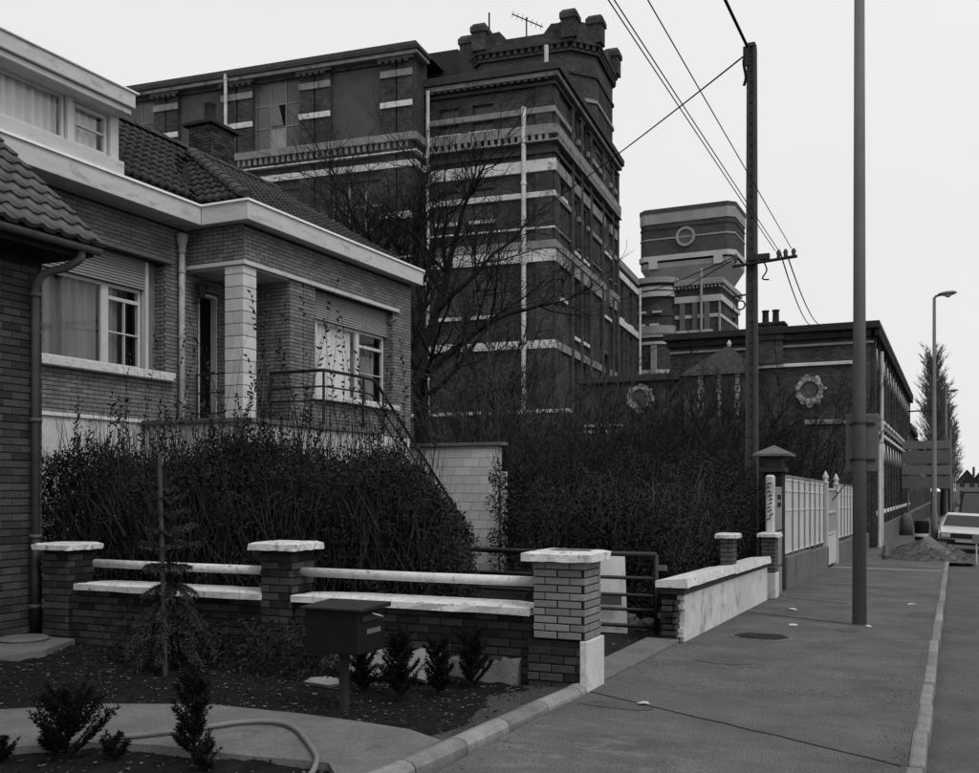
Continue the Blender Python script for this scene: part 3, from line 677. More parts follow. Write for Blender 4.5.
def tile_field(parent, origin, ud, vd, poly, w_, e, mat, name='roof_tile', lift=.01, pad=.0, limit=300):
    """tiles with own edges on a roof plane: origin, unit u (along eave), unit v (up the slope); poly in (u, v)"""
    org = ORG.get(parent.name, Vector()); ud, vd = Vector(ud).normalized(), Vector(vd).normalized(); nd = ud.cross(vd)
    rot = Matrix((ud, vd, nd)).transposed().to_euler(); me = tile_mesh(w_, e*1.12, mat)
    us = [p[0] for p in poly]; vs_ = [p[1] for p in poly]; cnt = 0; rest = MB()
    v_ = min(vs_)
    while v_ < max(vs_):
        u = min(us)+w_/2
        while u < max(us)+w_/2:
            if inside((u, v_+e/2), poly):
                loc = Vector(origin)-org+ud*u+vd*v_+nd*(lift+random.uniform(-.003, .003))
                if cnt < limit:
                    ob = bpy.data.objects.new(name, me); COL.objects.link(ob); ob.parent = parent; ob.location = loc; ob.rotation_euler = rot
                    cnt += 1
                else:
                    i0 = len(rest.v)
                    for q in me.vertices: rest.v.append(tuple(loc+ud*q.co.x+vd*q.co.y+nd*q.co.z))
                    for p in me.polygons: rest.f.append(tuple(i0+k for k in p.vertices))
            u += w_
        v_ += e
    if rest.v: rest.build('roof_tiles_upper', mat, parent, local=True)['kind'] = 'stuff'
    return cnt

# ================================================================== cottage at the left edge
ct = thing('brick_cottage', 'dark brick cottage with pantile roof and downpipe at the left edge', 'house', (-9.3, 6, 0))
MB().box(-15, -9.31, -2, 8.06, -.2, 4.35).build('wall', mortar_d, ct)
brick_parts(ct, (-9.31, 6.30, -.02), (0, 1), 1.76, 4.2, .215, .071, .012, .008, brick_cott, jit=.002, limit=560)
MB().box(-9.30, -8.86, -2, 8.22, 4.24, 4.28).build('soffit', roofdark, ct)
mb = MB(); mb.hexa([(-8.84, -2, 4.28), (-8.84, 8.36, 4.28), (-12, 8.36, 4.28), (-12, -2, 4.28)], [(-8.84, -2, 4.42), (-8.84, 8.36, 4.42), (-12, 8.36, 7.13), (-12, -2, 7.13)]); mb.build('roof', roofdark, ct)
sl_ = Vector((-3.16, 0, 2.71)); sll = sl_.length
tile_field(ct, (-8.80, 0, 4.42), (0, 1, 0), sl_, [(5.2, 0), (8.40, 0), (8.40, sll), (5.2, sll)], .235, .315, tile_n, lift=.012)
mb = MB()
for k in range(11):
    t = math.pi*k/10; a = math.pi+t; mb.v += [(-8.78+.065*math.cos(a), -2, 4.36+.065*math.sin(a)), (-8.78+.065*math.cos(a), 8.38, 4.36+.065*math.sin(a))]
for k in range(10): mb.f.append((2*k, 2*k+1, 2*k+3, 2*k+2))
mb.f.append(tuple(range(1, 22, 2))); mb.build('gutter', piped, ct, smooth=True)
dp = MB().tube(smooth_path([(-8.82, 8.16, 4.30), (-8.83, 8.155, 4.22), (-8.98, 8.08, 4.12), (-9.14, 7.94, 4.04), (-9.20, 7.88, 3.9)], 4)+[Vector((-9.20, 7.88, 1.12))], .045, 10).build('downpipe', piped, ct, smooth=True)
MB().tube([(-9.20, 7.88, 1.12), (-9.20, 7.88, .06)], .06, 10).build('downpipe_foot', metald, ct, smooth=True)
for z in (3.78, 2.4, 1.12, .35): MB().tube([(-9.20, 7.88, z), (-9.20, 7.88, z+.04)], .068, 10).build('pipe_collar', piped, ct, smooth=True)
tag(MB().lathe(-8.86, 7.45, [(.24, .07), (.25, .09), (.22, .11)], 20).build('drain_lid', concw), 'round concrete drain lid on the apron under the cottage downpipe', 'drain cover')

# ================================================================== the house
hs = thing('brick_house', 'pale brick house with white fascia, dormer, porch column and raised terrace', 'house', (-11.9, 13, 0))
BL, BH, BJ, BD = .205, .052, .013, .007
XF, XW = -11.9, -10.7                      # wall planes of the main part and of the wing
ZF, ZE = 2.78, 6.07                         # floor and eaves
# main part wall with window opening (u along +Y from Y=7)
op_l = [(3.0, 5.75, 3.60-ZF, 5.40-ZF)]
op_d = [(6.57, 7.05, .05, 2.3)]
MB().facade((XF, 7.0, ZF), (0, 1), 7.57, ZE-ZF, op_l+op_d, .30).build('wall', mortar_h, hs)
brick_skin(hs, (XF, 7.0, ZF), (0, 1), 7.57, ZE-ZF, BL, BH, BJ, BD, brick_house, op_l+op_d)
# brick reveal at the right of the window
brick_skin(hs, (XF-.30, 12.745, 3.60), (1, 0), .30, 1.8, BL, BH, BJ, .005, brick_house)
# white plinth
MB().box(-18, XF+.05, 7.0, 14.5, -.2, ZF-.06).build('plinth', plasterw, hs)
MB().box(XF-.02, XF+.09, 7.0, 13.2, ZF-.058, ZF-.002).build('plinth_ledge', whitep, hs, bevel=.006)
# wing
WL = 5.6; Y0w = 13.3
op_w = [(0, 1.27, 0, 5.40-ZF), (2.04, 4.85, 3.42-ZF, 5.38-ZF)]
MB().facade((XW, Y0w, ZF), (0, 1), WL, ZE-ZF, op_w, .26).build('wing_wall', mortar_h, hs)
brick_skin(hs, (XW, Y0w, ZF), (0, 1), WL, ZE-ZF, BL, BH, BJ, BD, brick_house, op_w)
MB().facade((-11.9, Y0w, 5.40), (1, 0), 1.2, ZE-5.40, [], .2).build('entablature_side', mortar_h, hs)
brick_skin(hs, (-11.89, Y0w, 5.42), (1, 0), 1.19, ZE-5.42, BL, BH, BJ, BD, brick_house)
MB().box(-11.88, XW-.02, Y0w+.02, 14.57, 5.36, 5.42).build('porch_ceiling', plasterw, hs)
# porch side wall (towards the camera) and its pier
MB().facade((-11.89, 14.57, ZF), (1, 0), 1.19, 5.40-ZF, [], .2).build('porch_side_wall', mortar_h, hs)
brick_skin(hs, (-11.89, 14.57, ZF), (1, 0), 1.187, 5.38-ZF, BL, BH, BJ, BD, brick_house)
brick_skin(hs, (XW-.26, 18.145, 3.42), (1, 0), .26, 1.9, BL, BH, BJ, .005, brick_house)
MB().box(-18, XW-.62, 14.60, 18.88, 0, ZE).build('wing_core', darkroom, hs)
MB().box(-18, XW-.005, 18.88, 18.90, 0, ZE).build('end_wall', brick_house, hs)
MB().box(-18, XW-.012, 14.6, 18.9, -.2, ZF-.01).build('wing_plinth', plasterw, hs)
# white lintel strips
MB().box(XW-.12, XW+.07, Y0w-.07, 18.32, 5.385, 5.455).build('lintel', fasciam, hs, bevel=.006)
MB().box(-11.88, XW-.121, Y0w-.07, Y0w+.12, 5.386, 5.454).build('lintel', fasciam, hs, bevel=.006)
MB().box(XF-.2, XF+.10, 9.2, 12.86, 5.402, 5.47).build('lintel', M('grey_lintel', .12, .2, 5, .9, .2), hs, bevel=.006)
# sills
MB().box(XF-.28, XF+.14, 9.4, 12.88, 3.45, 3.59).build('window_sill', whitepeel, hs, bevel=.012)
MB().box(XW-.24, XW+.12, 15.25, 18.26, 3.31, 3.415).build('window_sill', whitepeel, hs, bevel=.012)
# white blocks of the porch column
cz = ZF
col = MB().box(XW-.35, XW+.01, 13.275, 13.60, ZF-.02, 5.38).build('porch_column', M('column_joint', .2, .2, 9, .9, .1), hs)
k = 0
while cz < 5.36:
    h = .205; z1 = min(cz+h-.012, 5.375)
    if k % 2: bl = [(13.262, 13.612, XW-.362, XW+.022)]
    else: bl = [(13.262, 13.612, XW-.362, XW-.2), (13.262, 13.612, XW-.19, XW+.022)]
    for (a, b, c, d) in bl: MB().box(c, d, a, b, cz, z1).build('block', blockw, col, bevel=.006)
    cz += h; k += 1
# porch door and lantern
dr = MB().box(XF-.2, XF-.12, 13.575, 14.045, ZF+.06, ZF+2.28).build('door', darkroom, hs)
MB().box(XF-.12, XF-.10, 13.62, 13.66, ZF+.95, ZF+1.1).build('door_handle', metalg, dr)
for a, b, c, d in ((13.572, 13.60, ZF+.05, ZF+2.3), (14.02, 14.048, ZF+.05, ZF+2.3), (13.60, 14.02, ZF+2.25, ZF+2.3)): MB().box(XF-.11, XF+.012, a, b, c, d).build('door_frame', framem, hs)
lt = thing('porch_lantern', 'dark wall lantern hanging on a bracket in the porch', 'lantern', (XF+.2, 13.42, 5.0))
MB().tube([(XF+.01, 13.42, 4.86), (XF+.16, 13.42, 4.86), (XF+.2, 13.42, 4.93)], .012, 6).build('bracket', metald, lt)
MB().lathe(XF+.2, 13.42, [(.05, 4.92), (.11, 5.12), (.13, 5.14), (.03, 5.24)], 6).build('lamp_body', metald, lt)
# windows
def curtain_mesh(xc, y0, y1, z0, z1, mat, parent, amp=.035, per=.15):
    mb = MB(); n = max(8, int((y1-y0)/per*6))
    for i in range(n+1):
        yy = y0+(y1-y0)*i/n; x = xc+amp*math.sin(6.283*(yy/per+.3*math.sin(yy*3)))
        mb.v += [(x, yy, z0), (x, yy, z1)]
    for i in range(n): mb.f.append((2*i, 2*i+2, 2*i+3, 2*i+1))
    return mb.build('curtain', mat, parent, smooth=True)
def window(parent, X, y0, y1, z0, z1, bars, name='window', fw=.06, backd=.35, cur=None):
    """timber window in plane X facing +X: outer frame, glazing bars [(y0,y1,z0,z1)], one pane, dark room behind"""
    mb = MB(); mb.box(X-.03, X+.03, y0, y0+fw, z0, z1); mb.box(X-.03, X+.03, y1-fw, y1, z0, z1)
    mb.box(X-.03, X+.03, y0+fw, y1-fw, z0, z0+fw); mb.box(X-.03, X+.03, y0+fw, y1-fw, z1-fw, z1)
    w_ = mb.build(name, framem, parent, bevel=.006)
    for b in bars: MB().box(X-.026, X+.034, *b).build('glazing_bar', framem, w_, bevel=.005)
    MB().quad((X, y0+fw, z0+fw), (X, y1-fw, z0+fw), (X, y1-fw, z1-fw), (X, y0+fw, z1-fw)).build('pane', glass, w_)
    for (a, b, c, d, m_, xo) in (cur or []): curtain_mesh(X-xo, a, b, c, d, m_, w_)
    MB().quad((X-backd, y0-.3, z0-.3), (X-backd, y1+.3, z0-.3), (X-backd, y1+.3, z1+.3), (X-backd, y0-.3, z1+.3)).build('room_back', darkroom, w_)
    return w_
def shutter(parent, X, y0, y1, z0, z1):
    mb = MB(); z = z0
    while z < z1-.001:
        mb.hexa([(X-.02, y0, z), (X+.03, y0, z), (X+.03, y1, z), (X-.02, y1, z)], [(X-.02, y0, z+.042), (X+.012, y0, z+.042), (X+.012, y1, z+.042), (X-.02, y1, z+.042)]); z += .045
    return mb.build('roller_shutter', shutterm, parent)
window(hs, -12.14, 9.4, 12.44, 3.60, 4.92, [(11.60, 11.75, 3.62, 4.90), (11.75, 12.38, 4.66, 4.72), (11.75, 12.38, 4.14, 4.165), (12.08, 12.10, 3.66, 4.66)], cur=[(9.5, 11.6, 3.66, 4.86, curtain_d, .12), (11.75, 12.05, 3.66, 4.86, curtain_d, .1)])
MB().box(-12.16, -12.10, 12.44, 12.75, 3.60, 5.40).build('window_jamb', brick_house, hs)
shutter(hs, -12.05, 9.4, 12.46, 4.92, 5.38)
MB().box(-12.14, -12.0, 12.44, 12.50, 3.62, 5.38).build('shutter_rail', framem, hs)
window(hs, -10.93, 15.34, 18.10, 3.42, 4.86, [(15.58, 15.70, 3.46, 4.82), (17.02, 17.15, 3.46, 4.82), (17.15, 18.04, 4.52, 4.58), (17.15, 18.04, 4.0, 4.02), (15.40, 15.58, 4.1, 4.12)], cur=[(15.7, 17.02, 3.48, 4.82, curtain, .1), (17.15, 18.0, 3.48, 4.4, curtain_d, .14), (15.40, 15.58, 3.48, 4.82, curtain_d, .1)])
shutter(hs, -10.86, 15.35, 18.14, 4.86, 5.37)
# eaves: fascia boards, soffit, zinc edge
def eave(x0, y0, x1, y1):
    pass
fz0, fz1 = 6.06, 6.36
for (a, b, c, d) in ((-11.44, -11.39, -2.0, 13.06), (-10.47, -10.42, 13.06, 18.96)): MB().box(a, b, c, d, fz0, fz1).build('fascia', fasciam, hs, bevel=.006)
MB().box(-11.39, -10.47, 13.06, 13.11, fz0, fz1).build('fascia', fasciam, hs, bevel=.006)
MB().box(-12, -10.47, 18.91, 18.96, fz0, fz1).build('fascia', fasciam, hs, bevel=.006)
MB().box(-11.95, -11.44, -2, 13.08, fz0+.02, fz0+.045).build('soffit', fasciam, hs)
MB().box(-11.95, -10.47, 13.11, 18.91, fz0+.021, fz0+.046).build('soffit', fasciam, hs)
MB().box(-11.55, -11.36, -2, 13.03, fz1, fz1+.035).build('zinc_edge', zincm, hs)
MB().box(-11.36, -10.39, 13.03, 13.2, fz1, fz1+.035).build('zinc_edge', zincm, hs)
MB().box(-10.56, -10.39, 13.2, 18.99, fz1, fz1+.035).build('zinc_edge', zincm, hs)
# downpipe with hopper
MB().tube([(XF+.10, 13.06, 2.0), (XF+.10, 13.06, 5.72)], .052, 10).build('downpipe', pipew, hs, smooth=True)
MB().lathe(XF+.10, 13.06, [(.055, 5.62), (.07, 5.68), (.06, 5.72), (.10, 5.86), (.10, 5.95), (.07, 5.96)], 12).build('hopper', pipew, hs, smooth=True)
for z in (5.3, 4.2, 3.1): MB().tube([(XF+.10, 13.06, z), (XF+.10, 13.06, z+.05)], .064, 10).build('pipe_collar', pipew, hs)
# roofs
Q = Vector((-13.1, 14.7, 8.0)); CR = Vector((-10.52, 13.12, 6.42)); BLp = Vector((-11.58, 13.14, 6.44)); T1 = Vector((-12.3, 13.35, 7.2))
mb = MB()
mb.quad((-11.4, -2, 6.3), (-11.4, 12.9, 6.3), (-13.1, 14.7, 8.0), (-13.1, -2, 8.0))
mb.quad((-13.1, -2, 8.0), (-13.1, 17.4, 8.0), (-15.5, 19.1, 6.3), (-15.5, -2, 6.3))
mb.quad((-10.5, 13.1, 6.33), (-10.5, 18.9, 6.33), (-13.1, 17.4, 8.0), tuple(Q))
mb.quad((-10.5, 18.9, 6.33), (-15.5, 18.9, 6.33), (-13.1, 17.4, 8.0))
mb.quad((-11.5, 13.12, 6.36), (-10.5, 13.12, 6.33), tuple(Q), (-12.29, 13.3, 7.17))
rf = mb.build('roof', roofdark, hs)
sm = Vector((-1.7, 0, 1.7)); tile_field(hs, (-11.62, 0, 6.55), (0, 1, 0), sm, [(10.6, 0), (13.25, 0), (13.5, 1.0), (14.75, 2.2), (10.6, 2.2)], .185, .225, tilem, limit=300)
ud = (CR-BLp).normalized(); nd = ud.cross(Q-CR).normalized(); vd = nd.cross(ud)
uv = lambda p: ((p-BLp).dot(ud), (p-BLp).dot(vd))
tile_field(hs, BLp+nd*.02+vd*.04, ud, vd, [uv(BLp)[:1]+(0,), (uv(CR)[0], 0), uv(Q), uv(T1)], .175, .205, tilem, limit=300)
sw = Vector((-2.6, 0, 1.67)); tile_field(hs, (-10.6, 0, 6.42), (0, 1, 0), sw, [(13.15, 0), (18.9, 0), (17.4, sw.length), (14.7, sw.length)], .185, .225, tilem, limit=200)
# hip and ridge tiles: half-round caps
def ridge_caps(a, b, r_, L):
    a, b = Vector(a), Vector(b); d = (b-a); n = int(d.length/L); d.normalize(); s_ = d.cross(Vector((0, 0, 1))).normalized(); u_ = s_.cross(d)
    for k in range(n):
        mb = MB(); p = a+d*(k*L); q = p+d*(L*1.06)
        for (c, rr) in ((p, r_*1.12), (q, r_*.95)):
            for j in range(7):
                t = math.pi*j/6; w_ = c+s_*rr*math.cos(t)+u_*(rr*math.sin(t)*.8-.01); mb.v.append(tuple(w_))
        for j in range(6): mb.f.append((j, j+1, 8+j, 7+j))
        mb.f.append(tuple(range(6, -1, -1))); mb.build('ridge_tile', tilem, hs, smooth=False)
ridge_caps(CR+Vector((0, 0, .04)), Q+Vector((0, 0, .05)), .12, .3)
ridge_caps((-13.1, 10.6, 8.04), (-13.1, 14.7, 8.04), .12, .33)
ridge_caps((-13.1, 14.7, 8.04), (-13.1, 17.4, 8.04), .12, .33)
mb = MB()
for a, b in ((BLp+Vector((-.05, -.05, .09)), T1+Vector((0, 0, .09))),):
    d = (b-a); s_ = Vector((.10, -.06, 0)); mb.hexa([a-s_*.5, a+s_*.5, b+s_*.5, b-s_*.5], [a-s_*.5+Vector((0, 0, .03)), a+s_*.5+Vector((0, 0, .03)), b+s_*.5+Vector((0, 0, .03)), b-s_*.5+Vector((0, 0, .03))])
mb.build('valley_flashing', M('lead', .2, .3, 6, .7, .2), hs)
# chimney
chm = MB().box(-14.0, -13.45, 15.7, 16.42, 7.2, 8.95).build('chimney', mortar_d, hs)
brick_skin(chm, (-14.0, 15.7, 7.2), (1, 0), .55, 1.76, .2, .055, .012, .006, brick_dark)
brick_skin(chm, (-13.45, 15.7, 7.2), (0, 1), .72, 1.76, .2, .055, .012, .006, brick_dark)
MB().box(-14.10, -13.36, 15.6, 16.52, 8.955, 9.03).build('chimney_cap', M('dark_cap', .03, .3, 5, .9, .2), chm, bevel=.01)
MB().lathe(-13.72, 16.0, [(.14, 9.03), (.12, 9.1), (.11, 9.45), (.13, 9.47), (.12, 9.5)], 12).build('chimney_pot', M('chimney_pot', .03, .3, 5, .9, .2), chm, smooth=True)
# dormer
dm = MB().facade((-11.52, -2, 6.36), (0, 1), 13.38, 1.0, [(9.0, 12.42, .28, .96), (12.52, 13.22, .28, .92)], .12).build('dormer', framem, hs)
MB().quad((-11.52, 11.38, 6.36), (-13.6, 11.38, 7.0), (-13.6, 11.38, 7.36), (-11.52, 11.38, 7.36)).build('dormer_cheek', slate, hs)
MB().box(-11.53, -11.42, -2, 11.40, 6.36, 6.62).build('dormer_apron', fasciam, hs, bevel=.006)
MB().box(-13.8, -11.27, -2, 11.40, 7.30, 7.40).build('dormer_moulding', fasciam, hs, bevel=.015)
MB().box(-13.8, -11.22, -2, 11.43, 7.402, 7.62).build('dormer_fascia', fasciam, hs, bevel=.01)
MB().box(-13.8, -11.19, -2, 11.48, 7.622, 7.655).build('dormer_roof', zincm, hs, bevel=.01)
window(hs, -11.60, 7.02, 10.40, 6.65, 7.31, [], 'dormer_window', .05, cur=[(7.0, 10.38, 6.67, 7.3, curtain, .12)])
window(hs, -11.60, 10.54, 11.20, 6.65, 7.27, [(10.60, 11.14, 6.95, 6.98)], 'dormer_window', .06, cur=[(10.56, 11.18, 6.67, 7.27, curtain, .12)])
# terrace with stairs and railing
tr = thing('terrace', 'raised white walled terrace with steps in front of the house porch', 'terrace', (-10.3, 15, 0))
MB().box(XW+.002, -9.80, 12.2, 16.1, -.2, ZF-.10).build('terrace_wall', plasterw, tr)
MB().box(XF+.12, XW+.001, 12.2, 14.56, -.2, ZF-.10).build('porch_base', plasterw, tr)
MB().box(XF+.01, -9.74, 12.14, 16.12, ZF-.098, ZF-.022).build('floor_slab', concw, tr, bevel=.008)
for k in range(15):
    y0 = 16.125+k*.25; zt = ZF-.03-(k+1)*.18
    if zt > .02: MB().box(XW+.02, -9.85, y0, y0+.248, -.1, zt).build('step', concw, tr)
MB().hexa([(-9.86, 16.13, -.2), (-9.80, 16.13, -.2), (-9.80, 19.8, -.2), (-9.86, 19.8, -.2)], [(-9.86, 16.13, ZF), (-9.80, 16.13, ZF), (-9.80, 19.8, .2), (-9.86, 19.8, .2)]).build('stair_string', plasterw, tr)
rl = thing('stair_railing', 'dark iron railing round the terrace and down the steps', 'railing', (-9.9, 14.4, ZF))
zt = 3.72
MB().tube([(-11.0, 14.42, zt), (-9.88, 14.42, zt)], .03, 8).build('handrail', metald, rl)
MB().tube(smooth_path([(-9.88, 14.42, zt), (-9.88, 15.8, zt), (-9.88, 16.1, zt-.05), (-9.88, 16.4, zt-.24), (-9.88, 19.4, zt-2.45)], 5), .03, 8).build('handrail', metald, rl)
for dz in (.28, .52):
    MB().tube([(-11.0, 14.42, zt-dz), (-9.88, 14.42, zt-dz)], .017, 6).build('rail', metald, rl)
    MB().tube(smooth_path([(-9.88, 14.42, zt-dz), (-9.88, 15.75, zt-dz), (-9.88, 16.05, zt-.05-dz), (-9.88, 16.35, zt-.24-dz), (-9.88, 19.3, zt-2.42-dz)], 5), .017, 6).build('rail', metald, rl)
for (x, yy, zz) in ((-11.0, 14.42, zt), (-9.88, 14.42, zt), (-9.88, 15.7, zt), (-9.88, 16.4, zt-.25), (-9.88, 17.9, zt-1.34), (-9.88, 19.3, zt-2.37)):
    MB().tube([(x, yy, zz-.98), (x, yy, zz)], .024, 8).build('baluster', metald, rl)
pr_ = thing('porch_railing', 'small dark iron railing closing the porch beside the column', 'railing', (-11.3, 13.35, ZF))
for z in (3.62, 3.3, 2.95): MB().tube([(-11.78, 13.4, z), (-11.05, 13.4, z)], .014, 6).build('rail', metald, pr_)
for x in (-11.78, -11.05): MB().tube([(x, 13.4, ZF-.03), (x, 13.4, 3.64)], .016, 6).build('baluster', metald, pr_)
# white block wall beyond the house
bw_ = thing('block_wall', 'white painted block wall beside the house steps', 'wall', (-10, 20.1, -.15))
MB().box(-12, -9.12, 20.02, 20.2, -.3, 2.62).build('joint_core', M('block_joint', .3, .2, 9, .9, .1), bw_)
brick_parts(bw_, (-12.0, 20.02, -.2), (1, 0), 2.88, 2.84, .39, .185, .012, .008, blockw, jit=.002, name='block')
MB().box(-12.1, -9.0, 19.95, 20.28, 2.625, 2.70).build('coping', concw, bw_, bevel=.01)
tag(MB().box(-9.06, -8.94, 20.0, 20.12, -.2, 2.05).build('concrete_post', plasterw, bevel=.01), 'pale concrete post at the end of the white block wall', 'post')
# ================================================================== the factory (built in its own axes: x along the front, y along the side facade)
fa = thing('factory', 'huge dark brick factory with pale stone bands, corner tower and tall windows', 'factory', (-18.25, 46.66, 0), R(5.94), local=True)
BX = -6.82; BY = -1.74
def fb(name, mat, *b, bevel=0, parent=None): return MB().box(*b).build(name, mat, parent or fa, bevel=bevel, local=True)
# side facade (x = 0, running +y) with windows
side_ops = [(1.5, 2.2, 16.7, 17.5), (1.5, 2.2, 11.5, 12.6)]
for z0, z1 in ((4.8, 8.6), (9.9, 13.0), (14.5, 17.4), (20.0, 22.2)):
    side_ops += [(4.0, 5.0, z0, z1), (6.0, 7.1, z0, z1)]
for z0, z1 in ((7.2, 10.4), (12.3, 15.2), (16.2, 18.3), (20.0, 22.0)): side_ops.append((11.5, 13.1, z0, z1))
MB().facade((0, 0, -1), (0, 1), 15.5, 23.4, [(a, b, c+1, d+1) for a, b, c, d in side_ops], .35).build('side_wall', f_brick, fa, local=True)
front_ops = []
for z0, z1 in ((10.55, 11.9), (15.45, 17.1), (20.0, 21.4)):
    front_ops += [(-6.15-BX, -5.05-BX, z0, z1), (-4.30-BX, -3.15-BX, z0, z1)]
MB().facade((BX, 0, -1), (1, 0), -BX, 23.4, [(a, b, c+1, d+1) for a, b, c, d in front_ops], .25).build('front_wall', f_brick, fa, local=True)
fb('roof_deck', slate, -20, -.3, .3, 15.4, 22.0, 22.35)
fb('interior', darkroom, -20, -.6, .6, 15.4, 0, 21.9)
def fwin(x0, x1, y0, y1, z0, z1, axis, nx, nz, pane=pane_dark, frame=dark_band, fw=.07, sill=None, pick=None):
    """factory window: frame bars and one mesh per pane; axis 'x' = in a front wall (plane y0), 'y' = in the side wall (plane x0)"""
    P = (lambda u0, u1, d0, d1, za, zb: (u0, u1, y0+d0, y0+d1, za, zb)) if axis == 'x' else (lambda u0, u1, d0, d1, za, zb: (x0-d1, x0-d0, u0, u1, za, zb))
    a, b = (x0, x1) if axis == 'x' else (y0, y1)
    mb = MB()
    for i in range(nx+1):
        u = a+(b-a)*i/nx; mb.box(*P(max(a, u-fw/2), min(b, u+fw/2), 0, .08, z0, z1))
    for j in range(nz+1):
        z = z0+(z1-z0)*j/nz
        for i in range(nx): mb.box(*P(a+(b-a)*i/nx+fw/2, a+(b-a)*(i+1)/nx-fw/2, .005, .075, max(z0, z-fw/2), min(z1, z+fw/2)))
    w_ = mb.build('window', frame, fa, local=True)
    for i in range(nx):
        for j in range(nz):
            pm = pane if pick is None else pick(i, j)
            MB().box(*P(a+(b-a)*i/nx+fw/2, a+(b-a)*(i+1)/nx-fw/2, .04, .05, z0+(z1-z0)*j/nz+fw/2, z0+(z1-z0)*(j+1)/nz-fw/2)).build('pane', pm, w_, local=True)
    if sill: MB().box(*P(a-.15, b+.15, -sill-.16, 0, z0-.18, z0)).build('window_sill', white_band, w_, local=True)
    return w_
for a, b, c, d in side_ops: fwin(-.22, 0, a, b, c, d, 'y', 1 if b-a < 1.2 else 2, 2, sill=.22)
for a, b, c, d in front_ops: fwin(a+BX, b+BX, .16, 0, c, d, 'x', 2, 2, pane=pane_dark, frame=M('dim_frame', .1, .2, 5, .8, .1), fw=.05, sill=.16)
# pilasters of the side facade
for a, b in ((3.2, 3.75), (5.25, 5.75), (7.4, 7.95), (10.6, 11.1), (13.5, 14.0), (15.0, 15.5)): fb('pilaster', f_brick, .002, .16, a, b, -1, 22.1)
fb('pilaster', f_brick, -.9, -.002, -.10, -.002, -1, 22.1); fb('pilaster', f_brick, .002, .10, .0, .9, -1, 22.1)
# stone bands: (z0, z1, proud, material)
def band(z0, z1, pr, mat, name='stone_band', fx0=BX, gaps=(), y1=15.5):
    fb(name, mat, fx0, pr, -pr, .05, z0, z1, bevel=.02)
    cuts = [(.051, y1)]
    for q in side_ops:
        if q[2] < z1 and q[3] > z0:
            nc = []
            for a, b in cuts:
                if q[1] <= a or q[0] >= b: nc.append((a, b)); continue
                if q[0] > a: nc.append((a, q[0]))
                if q[1] < b: nc.append((q[1], b))
            cuts = nc
    for a, b in cuts:
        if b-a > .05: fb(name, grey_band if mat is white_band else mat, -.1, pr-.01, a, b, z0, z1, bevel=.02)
band(8.74, 9.16, .14, white_band); band(13.1, 13.75, .14, white_band); band(13.75, 14.15, .2, grey_band)
band(14.75, 14.85, .12, white_band)
band(16.34, 16.62, .14, white_band); band(17.62, 18.22, .16, white_band); band(18.5, 18.7, .2, dark_band, 'moulding')
band(19.42, 19.92, .30, grey_band, 'cornice'); band(19.05, 19.14, .34, grey_band, 'cornice'); band(20.55, 20.85, .14, grey_band)
band(22.25, 22.5, .35, grey_band, 'cornice'); band(22.5, 22.9, .5, dark_band, 'cornice'); band(21.9, 22.05, .2, dark_band, 'moulding')
def dentils(x0, x1, y, z0, z1, pr, mat, step=.36, side=False):
    mb = MB(); u = x0
    while u < x1-.1:
        if side: mb.box(y, y+pr, u, u+step*.5, z0, z1)
        else: mb.box(u, u+step*.5, y-pr, y, z0, z1)
        u += step
    mb.build('dentil_course', mat, fa, local=True)['kind'] = 'stuff'
dentils(BX, 0, -.10, 19.15, 19.42, .18, grey_band); dentils(.1, 15.4, .10, 19.15, 19.42, .18, grey_band, side=True)
dentils(BX, 0, -.3, 22.1, 22.25, .12, dark_band)
# left wing, standing forward
ops_b = []; u0 = -47.0
bays = [(-11.46, -8.62), (-16.12, -13.34), (-20.85, -18.1), (-25.4, -22.5), (-30.1, -27.3), (-34.8, -32.0)]
for i, (a, b) in enumerate(bays):
    ops_b += [(a-u0, b-u0, 19.80+1, 23.42+1), (a-u0, b-u0, 13.8+1, 17.55+1), (a-u0, b-u0, 7.6+1, 11.6+1)]
MB().facade((u0, BY, -1), (1, 0), BX-u0, 25.0, ops_b, .3).build('wing_wall', f_brick, fa, local=True)
MB().facade((BX, BY, -1), (0, 1), -BY, 25.0, [], .2).build('wing_return', f_brick, fa, local=True)
fb('wing_interior', darkroom, u0, BX-.4, BY+.5, 14, 0, 23.6)
vent = None
for i, (a, b) in enumerate(bays):
    if i in (0, 2):
        fb('blocked_opening', greyrender, a, b, BY+.14, BY+.24, 19.80, 23.42)
    else:
        fwin(a, b, BY+.17, 0, 19.80, 23.42, 'x', 3, 3, pane=pane_grey, frame=M('steel_glazing', .2, .2, 4, .7, .05), fw=.06, pick=(lambda p, q: darkroom if (p, q) == (1, 1) and i == 1 else (pane_pale if random.random() < .05 else pane_grey)))
    fwin(a, b, BY+.17, 0, 13.8, 17.55, 'x', 3, 3, pane=pane_dark, frame=M('pale_glazing', .3, .25, 4, .7, .05, stain=.6, stain_val=.1), fw=.085)
    fwin(a, b, BY+.17, 0, 7.6, 11.6, 'x', 3, 3, pane=pane_dark, frame=dark_band, fw=.085)
